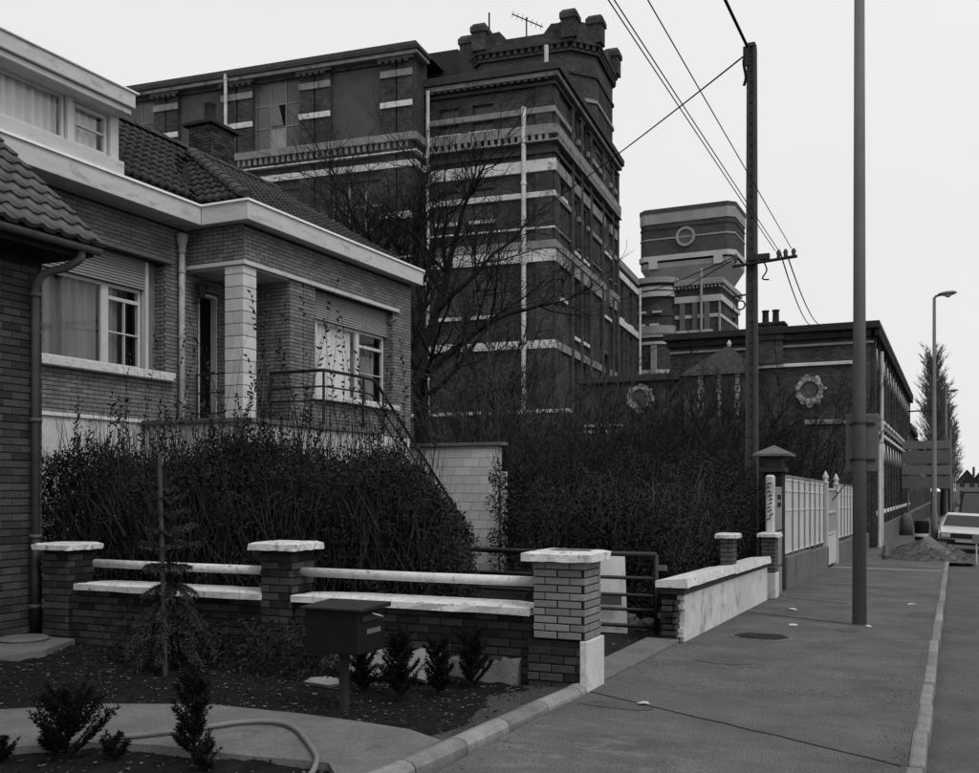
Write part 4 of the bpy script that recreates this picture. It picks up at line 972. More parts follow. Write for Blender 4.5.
# the tipped-open vent
v_ = MB(); v_.hexa([(-15.1, BY+.1, 21.05), (-14.4, BY+.1, 21.05), (-14.4, BY+.14, 21.05), (-15.1, BY+.14, 21.05)], [(-15.02, BY-.35, 22.05), (-14.44, BY-.35, 22.05), (-14.44, BY-.31, 22.05), (-15.02, BY-.31, 22.05)])
v_.build('open_vent', pane_pale, fa, local=True)
xs = [BX]+[k for q in bays for k in (q[1], q[0])]+[u0]
piers = [(xs[k+1], xs[k]) for k in range(0, len(xs)-1, 2)]
for a, b in piers:
    w_ = b-a
    for (c, d) in ((a+.05, a+w_*.47), (a+w_*.53, b-.05)) if w_ < 4 else ((a, b),):
        fb('pilaster', f_brick, c, d, BY-.12, BY-.002, -1, 23.5)
        for z0, z1 in ((22.62, 22.98), (21.08, 21.38), (15.4, 15.75)): fb('stone_band', grey_band if z0 > 22 else white_band, c-.04, d+.04, BY-.2, BY-.121, z0, z1, bevel=.015)
    fb('frieze', dark_band, a-.1, b+.1, BY-.30, BY-.121, 23.42, 23.62, bevel=.02)
    dentils(a, b, BY-.3, 23.25, 23.42, .12, dark_band)
for z0, z1, pr, m_ in ((19.35, 19.74, .24, grey_band), (18.74, 18.82, .28, white_band), (18.02, 18.36, .16, white_band), (12.2, 12.9, .2, white_band), (13.4, 13.5, .16, white_band), (23.62, 23.82, .35, grey_band), (23.82, 24.02, .45, dark_band)):
    fb('cornice' if z0 > 18.5 else 'stone_band', m_, u0, BX+pr, BY-pr, BY-.001, z0, z1, bevel=.015)
    fb('cornice' if z0 > 18.5 else 'stone_band', m_, BX+.001, BX+pr, BY, -.52, z0, z1, bevel=.015)
dentils(u0, BX, BY, 19.02, 19.35, .16, grey_band, .34)
MB().hexa([(u0, BY-.4, 24.02), (BX+.4, BY-.4, 24.02), (BX+.4, 4, 24.02), (u0, 4, 24.02)], [(u0, BY-.1, 24.36), (BX+.15, BY-.1, 24.36), (BX+.15, 4, 24.36), (u0, 4, 24.36)]).build('wing_roof', slate, fa, local=True)
MB().hexa([(-30, 1.2, 22.3), (-5.2, 1.2, 22.3), (-5.2, 7, 22.3), (-30, 7, 22.3)], [(-30, 1.6, 25.2), (-5.7, 1.6, 25.2), (-5.7, 7, 25.2), (-30, 7, 25.2)]).build('rear_roof', slate, fa, local=True)
# pipes on the facades
def fpipe(x, y, z0, z1, mat, r_=.10, collars=()):
    p = MB().tube([(x, y, z0), (x, y, z1)], r_, 8).build('downpipe', mat, fa, local=True)
    for z in collars: MB().tube([(x, y, z), (x, y, z+.12)], r_*1.3, 8).build('pipe_collar', mat, p, local=True)
fpipe(BX+.22, -.42, 2, 22.3, pipel, .10, (6, 10, 14, 18)); fpipe(-1.47, -.22, 2, 20.9, pipel, .12, (5, 9, 13, 17))
fpipe(-17.62, BY-.42, 15, 24.0, pipel, .09, (23.7, 20)); fpipe(-.45, .35, 22.9, 24.1, pipel, .11)
# corner tower
def octa(x0, x1, y0, y1, c): return [(x0+c, y0), (x1-c, y0), (x1, y0+c), (x1, y1-c), (x1-c, y1), (x0+c, y1), (x0, y1-c), (x0, y0+c)]
TX0, TX1, TY0, TY1, TC = -7.9, 0.06, 8.0, 15.1, 1.24
tw = MB().prism(octa(TX0, TX1, TY0, TY1, TC), 21.5, 28.0).build('tower', f_brick2, fa, local=True)
def ring(z0, z1, e, mat, name): MB().prism(octa(TX0-e, TX1+e, TY0-e, TY1+e, TC+e*.4), z0, z1).build(name, mat, tw, local=True)
ring(27.1, 27.25, .18, dark_band, 'cornice'); ring(27.55, 27.75, .3, dark_band, 'cornice'); ring(24.3, 24.5, .10, grey_band, 'stone_band'); ring(25.8, 25.95, .10, dark_band, 'moulding')
def tdent():
    mb = MB(); P = octa(TX0-.1, TX1+.1, TY0-.1, TY1+.1, TC)
    for a, b in zip(P, P[1:]+P[:1]):
        L = math.dist(a, b); n = int(L/.42); ux, uy = (b[0]-a[0])/L, (b[1]-a[1])/L
        for k in range(n):
            u = (k+.3)*L/n; x, y = a[0]+ux*u, a[1]+uy*u; s_ = .11
            mb.hexa([(x-ux*s_+uy*.14, y-uy*s_-ux*.14, 27.27), (x+ux*s_+uy*.14, y+uy*s_-ux*.14, 27.27), (x+ux*s_, y+uy*s_, 27.27), (x-ux*s_, y-uy*s_, 27.27)], [(x-ux*s_+uy*.14, y-uy*s_-ux*.14, 27.55), (x+ux*s_+uy*.14, y+uy*s_-ux*.14, 27.55), (x+ux*s_, y+uy*s_, 27.55), (x-ux*s_, y-uy*s_, 27.55)])
    mb.build('dentil_course', dark_band, tw, local=True)['kind'] = 'stuff'
tdent()
P = octa(TX0, TX1, TY0, TY1, TC)
for i, (a, b) in enumerate(zip(P, P[1:]+P[:1])):
    # parapet walls dipping in a curve between the merlons
    L = math.dist(a, b); ux, uy = (b[0]-a[0])/L, (b[1]-a[1])/L; n = 24; mb = MB(); nx_, ny_ = -uy, ux
    prev = None
    for k in range(n+1):
        t = k/n; e = min(t, 1-t)*L
        z = 28.95 if e < .95 else (28.35+.6*math.cos(min(1, (e-.95)/.6)*math.pi/2) if L > 3 else 28.8)
        if L > 3 and e < .95 and e > .55: z = 28.85
        p = (a[0]+ux*L*t, a[1]+uy*L*t)
        if prev: mb.hexa([(*prev[0], 28.0), (*p, 28.0), (p[0]+nx_*.4, p[1]+ny_*.4, 28.0), (prev[0][0]+nx_*.4, prev[0][1]+ny_*.4, 28.0)], [(*prev[0], prev[1]), (*p, z), (p[0]+nx_*.4, p[1]+ny_*.4, z), (prev[0][0]+nx_*.4, prev[0][1]+ny_*.4, prev[1])])
        prev = (p, z)
    mb.build('parapet', f_brick2, tw, local=True)
for (x, y) in P:
    o8 = [(x+.62*math.cos(R(22.5+45*k)), y+.62*math.sin(R(22.5+45*k))) for k in range(8)]
    s8 = [(x+.78*math.cos(R(22.5+45*k)), y+.78*math.sin(R(22.5+45*k))) for k in range(8)]
    o8 = [(x+.62*math.cos(R(45+90*k)), y+.62*math.sin(R(45+90*k))) for k in range(4)]; s8 = [(x+.74*math.cos(R(45+90*k)), y+.74*math.sin(R(45+90*k))) for k in range(4)]
    m_ = MB().prism(o8, 27.76, 28.85).build('merlon', f_brick2, tw, local=True)
    mb = MB(); mb.prism(s8, 28.85, 29.15); mb.hexa([(*q, 29.15) for q in s8], [(x+(q[0]-x)*.7, y+(q[1]-y)*.7, 29.38) for q in s8]); mb.build('merlon_cap', f_brick2, m_, local=True)
# windows in the tower's right flank
for a, b, c, d in ((10.2, 11.4, 23.0, 26.0), (12.2, 13.4, 23.0, 26.0)): MB().box(TX1-.02, TX1+.03, a, b, c, d).build('window', slate, tw, local=True)
fb('chamfer_wall', f_brick2, -7.8, -.02, 8.05, 15.2, 10, 21.5)
# lower far wing of the factory
far_ops = [(1.2, 2.0, 13.0, 15.3), (4.2, 5.2, 13.0, 15.3), (1.2, 2.0, 8.6, 12.2), (4.2, 5.2, 8.6, 12.2), (2.8, 3.4, 8.6, 12.2)]
MB().facade((0, 15.5, -1), (0, 1), 7.1, 17.5, [(a, b, c+1, d+1) for a, b, c, d in far_ops], .3).build('far_wing_wall', f_brick, fa, local=True)
fb('far_wing_body', darkroom, -10, -.5, 15.6, 22.5, -1, 16.4)
for a, b, c, d in far_ops: fwin(-.2, 0, 15.5+a, 15.5+b, c, d, 'y', 1, 3, frame=M('dim_frame', .1), sill=.1)
for z0, z1, m_ in ((16.2, 16.7, grey_band), (15.45, 15.9, white_band), (12.4, 12.85, white_band), (8.0, 8.25, grey_band)): fb('stone_band', m_, -.1, .14, 15.62, 22.6, z0, z1, bevel=.02)
fpipe(.2, 22.5, 2, 16, pipel, .1)
# thin rods on the tower roof
ae = thing('television_aerial', 'television aerial on a thin mast above the factory tower parapet', 'aerial', (-3.95, 8.7, 28.0), local=True); ae.parent = None
Mf = Matrix.Translation((-18.25, 46.66, 0)) @ Matrix.Rotation(R(5.94), 4, 'Z')
def fw2(x, y, z): return Mf @ Vector((x, y, z))
ae.location = fw2(-4.1, 8.9, 27.9); ae.rotation_euler = (0, 0, R(5.94))
MB().tube([(0, 0, 0), (0, 0, 2.0)], .045, 6).build('mast', wirem, ae, local=True)
MB().tube([(-.85, -.2, 2.25), (.85, .6, 1.55)], .035, 6).build('boom', wirem, ae, local=True)
mb = MB()
for k in range(7):
    t = k/6; x = -.8+1.55*t; y = -.19+.75*t; z = 2.23-.64*t; mb.tube([(x+.18, y-.4, z), (x-.18, y+.4, z)], .014, 4)
mb.build('elements', wirem, ae, local=True)
wp = tag(MB().tube([(0, 0, 0), (0, 0, 2.6)], .05, 6).build('lightning_rod', wirem), 'upright lightning rod at the left corner of the factory tower', 'lightning rod'); wp.location = fw2(-6.7, 9.6, 28.3)

# ================================================================== water tower
wt = thing('water_tower', 'square brick water tower with pale cornice and flared tank over the rooftops', 'water tower', (-19.6, 81.5, 0))
def wring(x0, x1, y0, y1, c, z0, z1, mat, name, e=0, parent=wt): return MB().prism(octa(x0-e, x1+e, y0-e, y1+e, c), z0, z1).build(name, mat, parent)
a, b, c, d = -23.4, -15.75, 79, 84.0
wring(a, b, c, d, .55, 20.0, 23.15, wt_brick, 'tank'); wring(a, b, c, d, .55, 23.15, 24.0, wt_conc, 'cornice', .06); wring(a, b, c, d, .6, 24.0, 24.35, wt_brick, 'roof_edge', .1)
wring(a, b, c, d, .55, 20.15, 20.55, wt_pale, 'stone_band', .12); wring(a, b, c, d, .55, 21.85, 21.97, wt_conc, 'stone_band', .05); wring(a, b, c, d, .55, 22.7, 22.8, dark_band, 'moulding', .05)
i1 = octa(a+.0, b-.0, c+.0, d, .55); i0 = octa(a+.75, b-.75, c+.45, d-.45, .55)
MB().hexa([(*q, 18.3) for q in i0], [(*q, 19.6) for q in i1]).build('flared_corbel', wt_conc, wt); wring(a, b, c, d, .55, 19.6, 20.15, wt_conc, 'tank_base')
wring(a+.8, b-.8, c+.8, d-.8, .5, 0, 18.3, wt_brick, 'shaft')
for x in (a+1.2, b-1.2): MB().box(x-.35, x+.35, c-.16, c+.02, 19.5, 20.14).build('bracket', wt_pale, wt)
ro = MB(); n = 28
ro_p = [( -19.55+.78*math.cos(6.283*k/n), 21.9+.78*math.sin(6.283*k/n)) for k in range(n)]; ri_p = [(-19.55+.58*math.cos(6.283*k/n), 21.9+.58*math.sin(6.283*k/n)) for k in range(n)]
for k in range(n):
    j = (k+1) % n; A, B, Cc, Dd = ro_p[k], ro_p[j], ri_p[j], ri_p[k]
    ro.hexa([(q[0], c-.14, q[1]) for q in (A, B, Cc, Dd)], [(q[0], c+.02, q[1]) for q in (A, B, Cc, Dd)])
rr = ro.build('round_window', wt_conc, wt)
MB().hexa([(q[0], c-.03, q[1]) for q in ri_p], [(q[0], c+.03, q[1]) for q in ri_p]).build('pane', pane_grey, rr)
MB().tube([(b-.4, c-1.2, 20), (b-.4, c-1.2, 20.01)], .01, 3)
MB().box(-17.2, -16.9, c+.55, c+.75, 12.5, 18.2).build('pilaster', wt_conc, wt)

# ================================================================== annex with rounded bay below the water tower
an = thing('factory_annex', 'brick annex with rounded bay and pale dentil cornices below the water tower', 'building', (-18, 72, 0))
MB().box(-18.3, -14.9, 70, 76.5, 0, 16.4).build('wall', f_annex, an)
bay = [(-18.3-1.35+1.45*math.cos(R(t)), 70.3-.95*math.sin(R(t))) for t in range(0, 181, 12)]
bay = [(-18.15, 76)]+[(-18.15, 70.2)]+[(x, y) for x, y in bay]+[(-21.2, 76)]
MB().prism(bay, 0, 16.7).build('rounded_bay', f_annex, an)
def bayband(z0, z1, e, mat, name='stone_band'):
    cx = -19.65; p = [(cx+(x-cx)*(1+e*.4), y-e if y < 75 else y) for x, y in bay]; MB().prism(p, z0, z1).build(name, mat, an)
def anband(z0, z1, e, mat, name='stone_band'):
    MB().box(-18.1, -14.9+e, 70-e, 76.5, z0, z1).build(name, mat, an, bevel=.02)
bayband(16.35, 16.75, .3, wt_conc, 'cornice'); bayband(15.4, 15.75, .2, wt_pale); bayband(14.05, 14.3, .08, f_annex); bayband(12.75, 13.3, .28, wt_conc, 'cornice'); bayband(12.0, 12.2, .12, wt_pale); bayband(9.95, 10.2, .1, wt_pale); bayband(16.1, 16.2, .22, dark_band, 'moulding')
anband(16.05, 16.45, .3, wt_conc, 'cornice'); anband(14.85, 15.3, .15, wt_pale); anband(13.75, 14.0, .06, wt_pale); anband(9.8, 10.0, .08, wt_pale)
for x in (-17.55, -16.65, -15.8): MB().box(x-.18, x+.18, 69.86, 69.99, 12.9, 14.86).build('blind_window', M('grey_blind', .13, .2, 1, .9, .1), an); MB().box(x-.4, x+.4, 69.82, 69.99, 12.75, 12.9).build('window_sill', wt_pale, an)
for x, z in ((-20.3, 14.2), (-19.4, 13.3), (-19.2, 14.2), (-20.4, 13.3)): MB().box(x-.3, x+.3, 69.15, 69.6, z, z+.16).build('stone_block', wt_pale, an)
MB().box(-19.6, -19.25, 69.05, 69.5, 9.9, 11.9).build('blind_window', wt_conc, an)
MB().tube([(-16.15, 69.7, 10), (-16.15, 69.7, 17.2)], .10, 8).build('downpipe', wt_conc, an)
MB().box(-14.99, -14.88, 69.9, 70.15, 10, 15.0).build('corner_strip', wt_conc, an)
mb = MB(); x = -18.1
while x < -14.9: mb.box(x, x+.12, 69.82, 69.99, 15.85, 16.05); x += .26
y_ = 70.2
while y_ < 76: mb.box(-14.9, -14.72, y_, y_+.12, 15.85, 16.05); y_ += .26
mb.build('dentil_course', wt_pale, an)['kind'] = 'stuff'
for z in (12.5, 15.85):
    mb = MB()
    for t in range(4, 178, 5):
        x, y_ = -19.65+1.52*math.cos(R(t)), 70.2-1.02*math.sin(R(t)); mb.tube([(x, y_, z), (x, y_, z+.25)], .07, 4)
    mb.build('dentil_course', wt_pale, an)['kind'] = 'stuff'

# ================================================================== two-storey brick building with medallions, end wall towards the camera
of = thing('brick_office', 'two-storey dark brick building with pale medallions on its end wall', 'building', (-2.65, 36.8, g(36.8)))
YG = 36.8
def ob_(name, mat, *b, bevel=0, parent=None): return MB().box(*b).build(name, mat, parent or of, bevel=bevel)
ob_('end_wall', o_brick, -9.7, -2.66, YG, YG+.4, -1, 7.1)
ob_('low_wall', o_brick, -13.2, -9.701, YG+.01, YG+.4, -1, 5.75)
ob_('low_wall_coping', dark_band, -13.3, -9.0, YG-.18, YG+.5, 5.75, 6.02, bevel=.02)
ob_('cornice', o_dark, -9.8, -2.5, YG-.16, YG+.6, 6.95, 7.2, bevel=.02); ob_('roof_edge', slate, -9.9, -2.35, YG-.3, 66.3, 7.2, 7.45, bevel=.02); ob_('moulding', grey_band, -9.7, -2.56, YG-.09, YG-.001, 6.72, 6.80)
ob_('string_course', white_band, -6.45, -3.25, YG-.12, YG-.001, 6.02, 6.14, bevel=.015); ob_('string_course', dark_band, -9.7, -6.46, YG-.10, YG-.001, 5.98, 6.1)
ob_('ledge', grey_band, -4.85, -3.2, YG-.10, YG-.001, 3.95, 4.12, bevel=.02)
# chimney stack on the end wall
st = ob_('chimney', o_brick, -6.47, -5.58, YG-.22, YG+.5, 6.15, 7.55, bevel=.02)
ob_('corbel', o_dark, -6.55, -5.5, YG-.3, YG+.55, 7.0, 7.12, parent=st); ob_('chimney_cap', o_dark, -6.55, -5.5, YG-.3, YG+.55, 7.55, 7.64, parent=st)
for x in (-6.22, -5.86): MB().lathe(x, YG+.1, [(.14, 7.6), (.12, 7.7), (.11, 8.05), (.14, 8.08), (.13, 8.12)], 12).build('chimney_pot', M('chimney_pot', .03), st, smooth=True)
# gabled porch with tiled little roof and quoined window
MB().hexa([(-9.0, YG-.7, -1), (-6.6, YG-.7, -1), (-6.6, YG, -1), (-9.0, YG, -1)], [(-9.0, YG-.7, 5.8), (-6.6, YG-.7, 5.8), (-6.6, YG, 5.8), (-9.0, YG, 5.8)]).build('porch_wall', o_brick, of)
mb = MB(); q = [(-9.2, YG-.85, 5.8), (-6.4, YG-.85, 5.8), (-6.4, YG, 5.8), (-9.2, YG, 5.8)]; c = (-7.44, YG-.3, 6.92)
for a, b in zip(q, q[1:]+q[:1]): mb.quad(a, b, c)
mb.build('porch_roof', M('mossy_tile', .055, .5, 9, .9, .4, fine=.5), of)
MB().lathe(c[0], c[1], [(.05, 6.85), (.09, 6.95), (.02, 7.08)], 8).build('finial', white_band, of)
for x, w_ in ((-8.38, .17), (-7.72, .12), (-7.06, .14)):
    for k in range(6): ob_('quoin', grey_band, x-w_/2-(.03 if k % 2 else 0), x+w_/2+(.03 if k % 2 else 0), YG-.76, YG-.701, 4.3+.28*k, 4.55+.28*k, bevel=.01)
for a, b in ((-8.26, -7.80), (-7.64, -7.15)): ob_('window', pane_dark, a, b, YG-.72, YG-.701, 4.3, 5.7)
# medallions: a ring of stones ending in a point
M('medallion_stone', .3, .45, 9, .9, .4, stain=.7, stain_val=.08, stain_scale=7, rnd=.45)
def medallion(cx, cz, r_):
    md = MB().hexa([(cx+r_*.62*math.cos(6.283*k/24), YG-.05, cz+r_*.62*math.sin(6.283*k/24)) for k in range(24)], [(cx+r_*.62*math.cos(6.283*k/24), YG-.001, cz+r_*.62*math.sin(6.283*k/24)) for k in range(24)]).build('medallion', M('medallion_disc', .09, .4, 8, .9, .3), of)
    for k in range(14):
        a0, a1 = 6.283*k/14+.02, 6.283*(k+1)/14-.02; ro_, ri_ = r_*random.uniform(.95, 1.08), r_*.66
        P4 = [(cx+rad*math.cos(t), cz+rad*math.sin(t)) for rad, t in ((ri_, a0), (ro_, a0), (ro_, a1), (ri_, a1))]
        MB().hexa([(x, YG-.11-random.uniform(0, .04), z) for x, z in P4], [(x, YG-.001, z) for x, z in P4]).build('ring_stone', M('medallion_stone', .26, .4, 9, .9, .4, stain=.7, stain_val=.08, stain_scale=7, rnd=.4), md)
    for k in range(11):
        t = 6.283*k/11+random.uniform(-.2, .2); rr = r_*random.uniform(.9, 1.06); bm = bmesh.new(); bmesh.ops.create_icosphere(bm, subdivisions=1, radius=random.uniform(.05, .12))
        me = bpy.data.meshes.new('scroll_stone'); bm.to_mesh(me); bm.free(); me.materials.append(M('medallion_stone', .26)); o = bpy.data.objects.new('scroll_stone', me); COL.objects.link(o); o.parent = md
        o.location = Vector((cx+rr*math.cos(t), YG-.05, cz+rr*math.sin(t)*1.05))-ORG[of.name]; o.scale = (random.uniform(.7, 1.3), .8, random.uniform(.7, 1.5))
    for s_ in (-1, 1):
        for k in range(4):
            t0, t1 = k/4, (k+1)/4-.04; x0, z0 = cx+s_*r_*.85*(1-t0), cz-r_*.55-r_*.85*t0; x1, z1 = cx+s_*r_*.85*(1-t1), cz-r_*.55-r_*.85*t1
            MB().hexa([(x0, YG-.1, z0), (x1, YG-.1, z1), (x1, YG-.1, z1+.15), (x0, YG-.1, z0+.15)], [(x0, YG-.001, z0), (x1, YG-.001, z1), (x1, YG-.001, z1+.15), (x0, YG-.001, z0+.15)]).build('ring_stone', M('medallion_stone', .26), md)
medallion(-10.85, 5.16, .47); medallion(-4.67, 5.18, .47)
# street facade
ops_o = []; yb0 = 37.2; n = 14; pit = 2.05
for k in range(n):
    a = .55+k*pit; ops_o += [(a, a+1.05, 1.9, 3.9), (a, a+1.05, 5.35, 7.1)]
MB().facade((-2.66, YG+.05, -1), (0, 1), 29.4, 8.1, [(a, b, c, d) for a, b, c, d in ops_o], .3).build('street_wall', o_brick, of)
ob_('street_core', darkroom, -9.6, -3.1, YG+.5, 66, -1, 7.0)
for (a, b, c, d) in ops_o:
    w_ = ob_('window', pane_dark, -2.95, -2.92, YG+.05+a, YG+.05+b, c-1, d-1)
    ym = YG+.05+(a+b)/2; zt = d-1
    # pale pointed hood over each window
    mb = MB(); mb.hexa([(-2.66, YG+.05+a-.12, zt-.12), (-2.52, YG+.05+a-.12, zt-.12), (-2.52, ym, zt+.36), (-2.66, ym, zt+.36)], [(-2.66, YG+.05+a-.12, zt+.08), (-2.52, YG+.05+a-.12, zt+.08), (-2.52, ym, zt+.56), (-2.66, ym, zt+.56)])
    mb.hexa([(-2.66, ym, zt+.36), (-2.52, ym, zt+.36), (-2.52, YG+.05+b+.12, zt-.12), (-2.66, YG+.05+b+.12, zt-.12)], [(-2.66, ym, zt+.56), (-2.52, ym, zt+.56), (-2.52, YG+.05+b+.12, zt+.08), (-2.66, YG+.05+b+.12, zt+.08)])
    mb.build('hood', white_band, w_)
    MB().box(-2.66, -2.50, YG+a-.1, YG+b+.2, c-1.16, c-1.002).build('window_sill', white_band, w_, bevel=.02)
    for k in (0, 1): MB().box(-2.94, -2.90, YG+.05+a+(b-a)*(.03+.9*k), YG+.05+a+(b-a)*(.07+.9*k), c-1, d-1).build('frame', dark_band, w_)
for k in range(n+1):
    a = YG+.05+.55+k*pit-.75
    if a < YG+.06: a = YG+.07
    ob_('pilaster', o_brick, -2.659, -2.5, a+.08, a+.4, -1, 6.95)
ob_('string_course', white_band, -2.659, -2.44, YG-.1, 66.2, 3.62, 3.74, bevel=.01); ob_('string_course', grey_band, -2.659, -2.48, YG-.1, 66.2, 3.95, 4.1, bevel=.01)
ob_('plinth', concw, -2.659, -2.47, 39.2, 66.2, -1.5, .35, bevel=.02)
ob_('cornice', o_dark, -2.659, -2.36, YG-.16, 66.3, 6.95, 7.199, bevel=.02)
for yy, z1, m_ in ((37.15, 3.4, pipel), (38.35, 6.6, pipel)): MB().tube([(-2.40, yy, -.4), (-2.40, yy, z1)], .065, 8).build('downpipe', m_, of)
# low terrace houses further down the street
for i, (lab, y0, y1, h, m_) in enumerate((('dark low brick house next beyond the medallion building', 66.6, 78, 5.4, o_brick), ('long brick terrace house with flat cornice further down the street', 78.2, 100, 5.0, f_annex), ('distant brick house before the poplars', 100.2, 130, 5.6, o_brick))):
    t = thing('terrace_house', lab, 'house', (-2.7, y0, g(y0)), group=None)
    ops = []
    k = 1.0
    while k < y1-y0-1.5: ops += [(k, k+1.1, 1.9, 3.6), (k, k+1.1, 4.6, 6.0)]; k += 2.6
    MB().facade((-2.7, y0, -2), (0, 1), y1-y0, h+2, [(a, b, c+.4, d) for a, b, c, d in ops], .25).build('wall', m_, t)
    MB().box(-10, -2.71, y0, y0+.1, -2, h).build('end_wall', m_, t); MB().box(-10, -3.0, y0+.2, y1, -2, h-.1).build('core', darkroom, t)
    for a, b, c, d in ops: MB().box(-2.9, -2.88, y0+a, y0+b, c-1.6, d-2).build('window', pane_dark, t); MB().box(-2.7, -2.6, y0+a-.1, y0+b+.1, c-1.75, c-1.602).build('window_sill', grey_band, t)
    MB().box(-10, -2.45, y0-.1, y1+.1, h, h+.35).build('cornice', dark_band, t, bevel=.03)
    MB().hexa([(-10, y0, h+.35), (-2.5, y0, h+.35), (-2.5, y1, h+.35), (-10, y1, h+.35)], [(-6.5, y0, h+2), (-6.2, y0, h+2), (-6.2, y1, h+2), (-6.5, y1, h+2)]).build('roof', slate, t)
# long wall with white coping behind the bare shrubs
bwl = thing('boundary_wall', 'dark brick boundary wall with thin white coping in front of the factory', 'wall', (-15, 33.6, g(33)))
MB().box(-20, -12.6, 33.5, 33.8, -.5, 4.42).build('brickwork', o_brick, bwl); MB().box(-20, -12.5, 33.42, 33.86, 4.425, 4.55).build('coping', whitepeel, bwl, bevel=.01)
bal = thing('balustrade', 'low parapet with two rows of small white stones before the medallion wall', 'balustrade', (-11.8, 34.8, g(34)))
MB().box(-12.4, -10.9, 34.7, 34.95, -.5, 3.7).build('wall', o_brick, bal)
for j, z in enumerate((3.95, 3.72)):
    for k in range(9): MB().box(-12.35+k*.165, -12.35+k*.165+.1+.03*j, 34.66, 34.98, z, z+.1).build('stone', white_band, bal)
MB().box(-12.4, -10.9, 34.72, 34.93, 3.7, 3.95).build('slot', dark_band, bal)
# low cottage roof line: far right end of the street
for i, (lab, x, y_, w_, h) in enumerate((('pale distant gabled house closing the street', 2.3, 250, 4.5, 7.5), ('white distant gabled house beside the pale one', 6.2, 262, 5, 8.5), ('dark distant house at the bend of the street', 11.5, 240, 6, 9))):
    t = thing('distant_house', lab, 'house', (x, y_, g(y_)))
    z = g(y_)
    MB().box(x-w_/2, x+w_/2, y_, y_+8, z-.5, z+h*.62).build('wall', farwall if i < 2 else o_brick, t)
    MB().hexa([(x-w_/2-.2, y_-.2, z+h*.62), (x+w_/2+.2, y_-.2, z+h*.62), (x+w_/2+.2, y_+8.2, z+h*.62), (x-w_/2-.2, y_+8.2, z+h*.62)], [(x-.1, y_-.2, z+h), (x+.1, y_-.2, z+h), (x+.1, y_+8.2, z+h), (x-.1, y_+8.2, z+h)]).build('roof', slate, t)
    for k in (-1, 1):
        MB().box(x+k*w_*.22-.5, x+k*w_*.22+.5, y_-.04, y_+.02, z+1.2, z+2.8).build('window', pane_dark, t); MB().box(x+k*w_*.22-.5, x+k*w_*.22+.5, y_-.04, y_+.02, z+3.6, z+h*.6).build('window', pane_dark, t)
    MB().box(x+w_*.25, x+w_*.25+.5, y_+2, y_+2.6, z+h*.8, z+h+.7).build('chimney', o_brick, t)
# ================================================================== vegetation
rng = random.Random(11)
U = rng.uniform
def leaf(mb, p, d, L, w_, twist=None):
    """one leaf-sized folded diamond at p pointing along d"""
    d = d.normalized(); s_ = d.cross(Vector((U(-1, 1), U(-1, 1), U(-1, 1))))
    if s_.length < 1e-4: return
    s_.normalize(); s_ *= w_/2; m = p+d*L*.45; i = len(mb.v)
    mb.v += [tuple(p), tuple(m+s_), tuple(p+d*L), tuple(m-s_)]; mb.f.append((i, i+1, i+2, i+3))
def rdir(up=0): return Vector((U(-1, 1), U(-1, 1), U(-1, 1)+up))
def stem(mb, p, d, L, r_, n=4, wob=.12, sides=3, grav=0):
    pts = [p.copy()]; q = p.copy(); d = d.normalized(); rr = [r_]
    for k in range(n):
        d = (d+Vector((U(-wob, wob), U(-wob, wob), U(-wob, wob)-grav))).normalized(); q = q+d*(L/n); pts.append(q.copy()); rr.append(r_*(1-.8*(k+1)/n))
    mb.tube(pts, rr, sides, cap=False); return pts, d
def hedge(name, label, cat, test, box, n, leafL, leafW, mat, stems=60, shoots=(), group=None, tw=twigm, stem_r=.006, up=.3):
    """test(x,y,z) -> signed depth inside the crown (negative outside)"""
    x0, x1, y0, y1, z0, z1 = box; zb = g((y0+y1)/2)
    t = thing(name, label, cat, ((x0+x1)/2, (y0+y1)/2, zb), group=group)
    lf = MB(); c = 0; tries = 0
    while c < n and tries < n*12:
        tries += 1
        p = Vector((U(x0, x1), U(y0, y1), U(z0, z1))); s_ = test(*p)
        if s_ < 0: continue
        if s_ < .2 and p.x < -5.8 and noise.noise(p*2.6) < -.08 and rng.random() < .75: continue
        k_ = 1
        if s_ > .3:
            if rng.random() < .78: continue
            k_ = 2.6
        leaf(lf, p, rdir(up), k_*leafL*U(.6, 1.3), k_*leafW*U(.7, 1.2)); c += 1
    lf.build('foliage', mat, t)
    sm = MB(); k = 0; tries = 0
    while k < stems and tries < stems*20:
        tries += 1
        p = Vector((U(x0, x1), U(y0, y1), U(z0, z1))); s_ = test(*p)
        if s_ < 0 or s_ > .5: continue
        stem(sm, p-Vector((0, 0, .3)), rdir(1.6), U(.25, .7), stem_r*.8, 3); k += 1
    for (x, y, zt, L) in shoots:
        pts, d = stem(sm, Vector((x, y, zt)), Vector((U(-.18, .18), U(-.12, .12), 1)), L, stem_r, 7, .09, 4)
        sl = MB() if False else lf
    sm.build('stems', tw, t)['kind'] = 'stuff'
    if shoots:
        sl = MB(); rng2 = random.Random(5)
        for (x, y, zt, L) in shoots:
            pts, d = stem(sl, Vector((x, y, zt)), Vector((U(-.2, .2), U(-.15, .15), 1)), L, stem_r*1.2, 9, .08, 3)
            for a, b in zip(pts[3:], pts[4:]):
                for q in range(5):
                    if rng.random() < .9:
                        p = a.lerp(b, q/4); sd = Vector((U(-1, 1), U(-1, 1), .5)); leaf(sl, p, sd, .07*U(.7, 1.2), .032)
        sl.build('shoots', leafy, t)
    return t
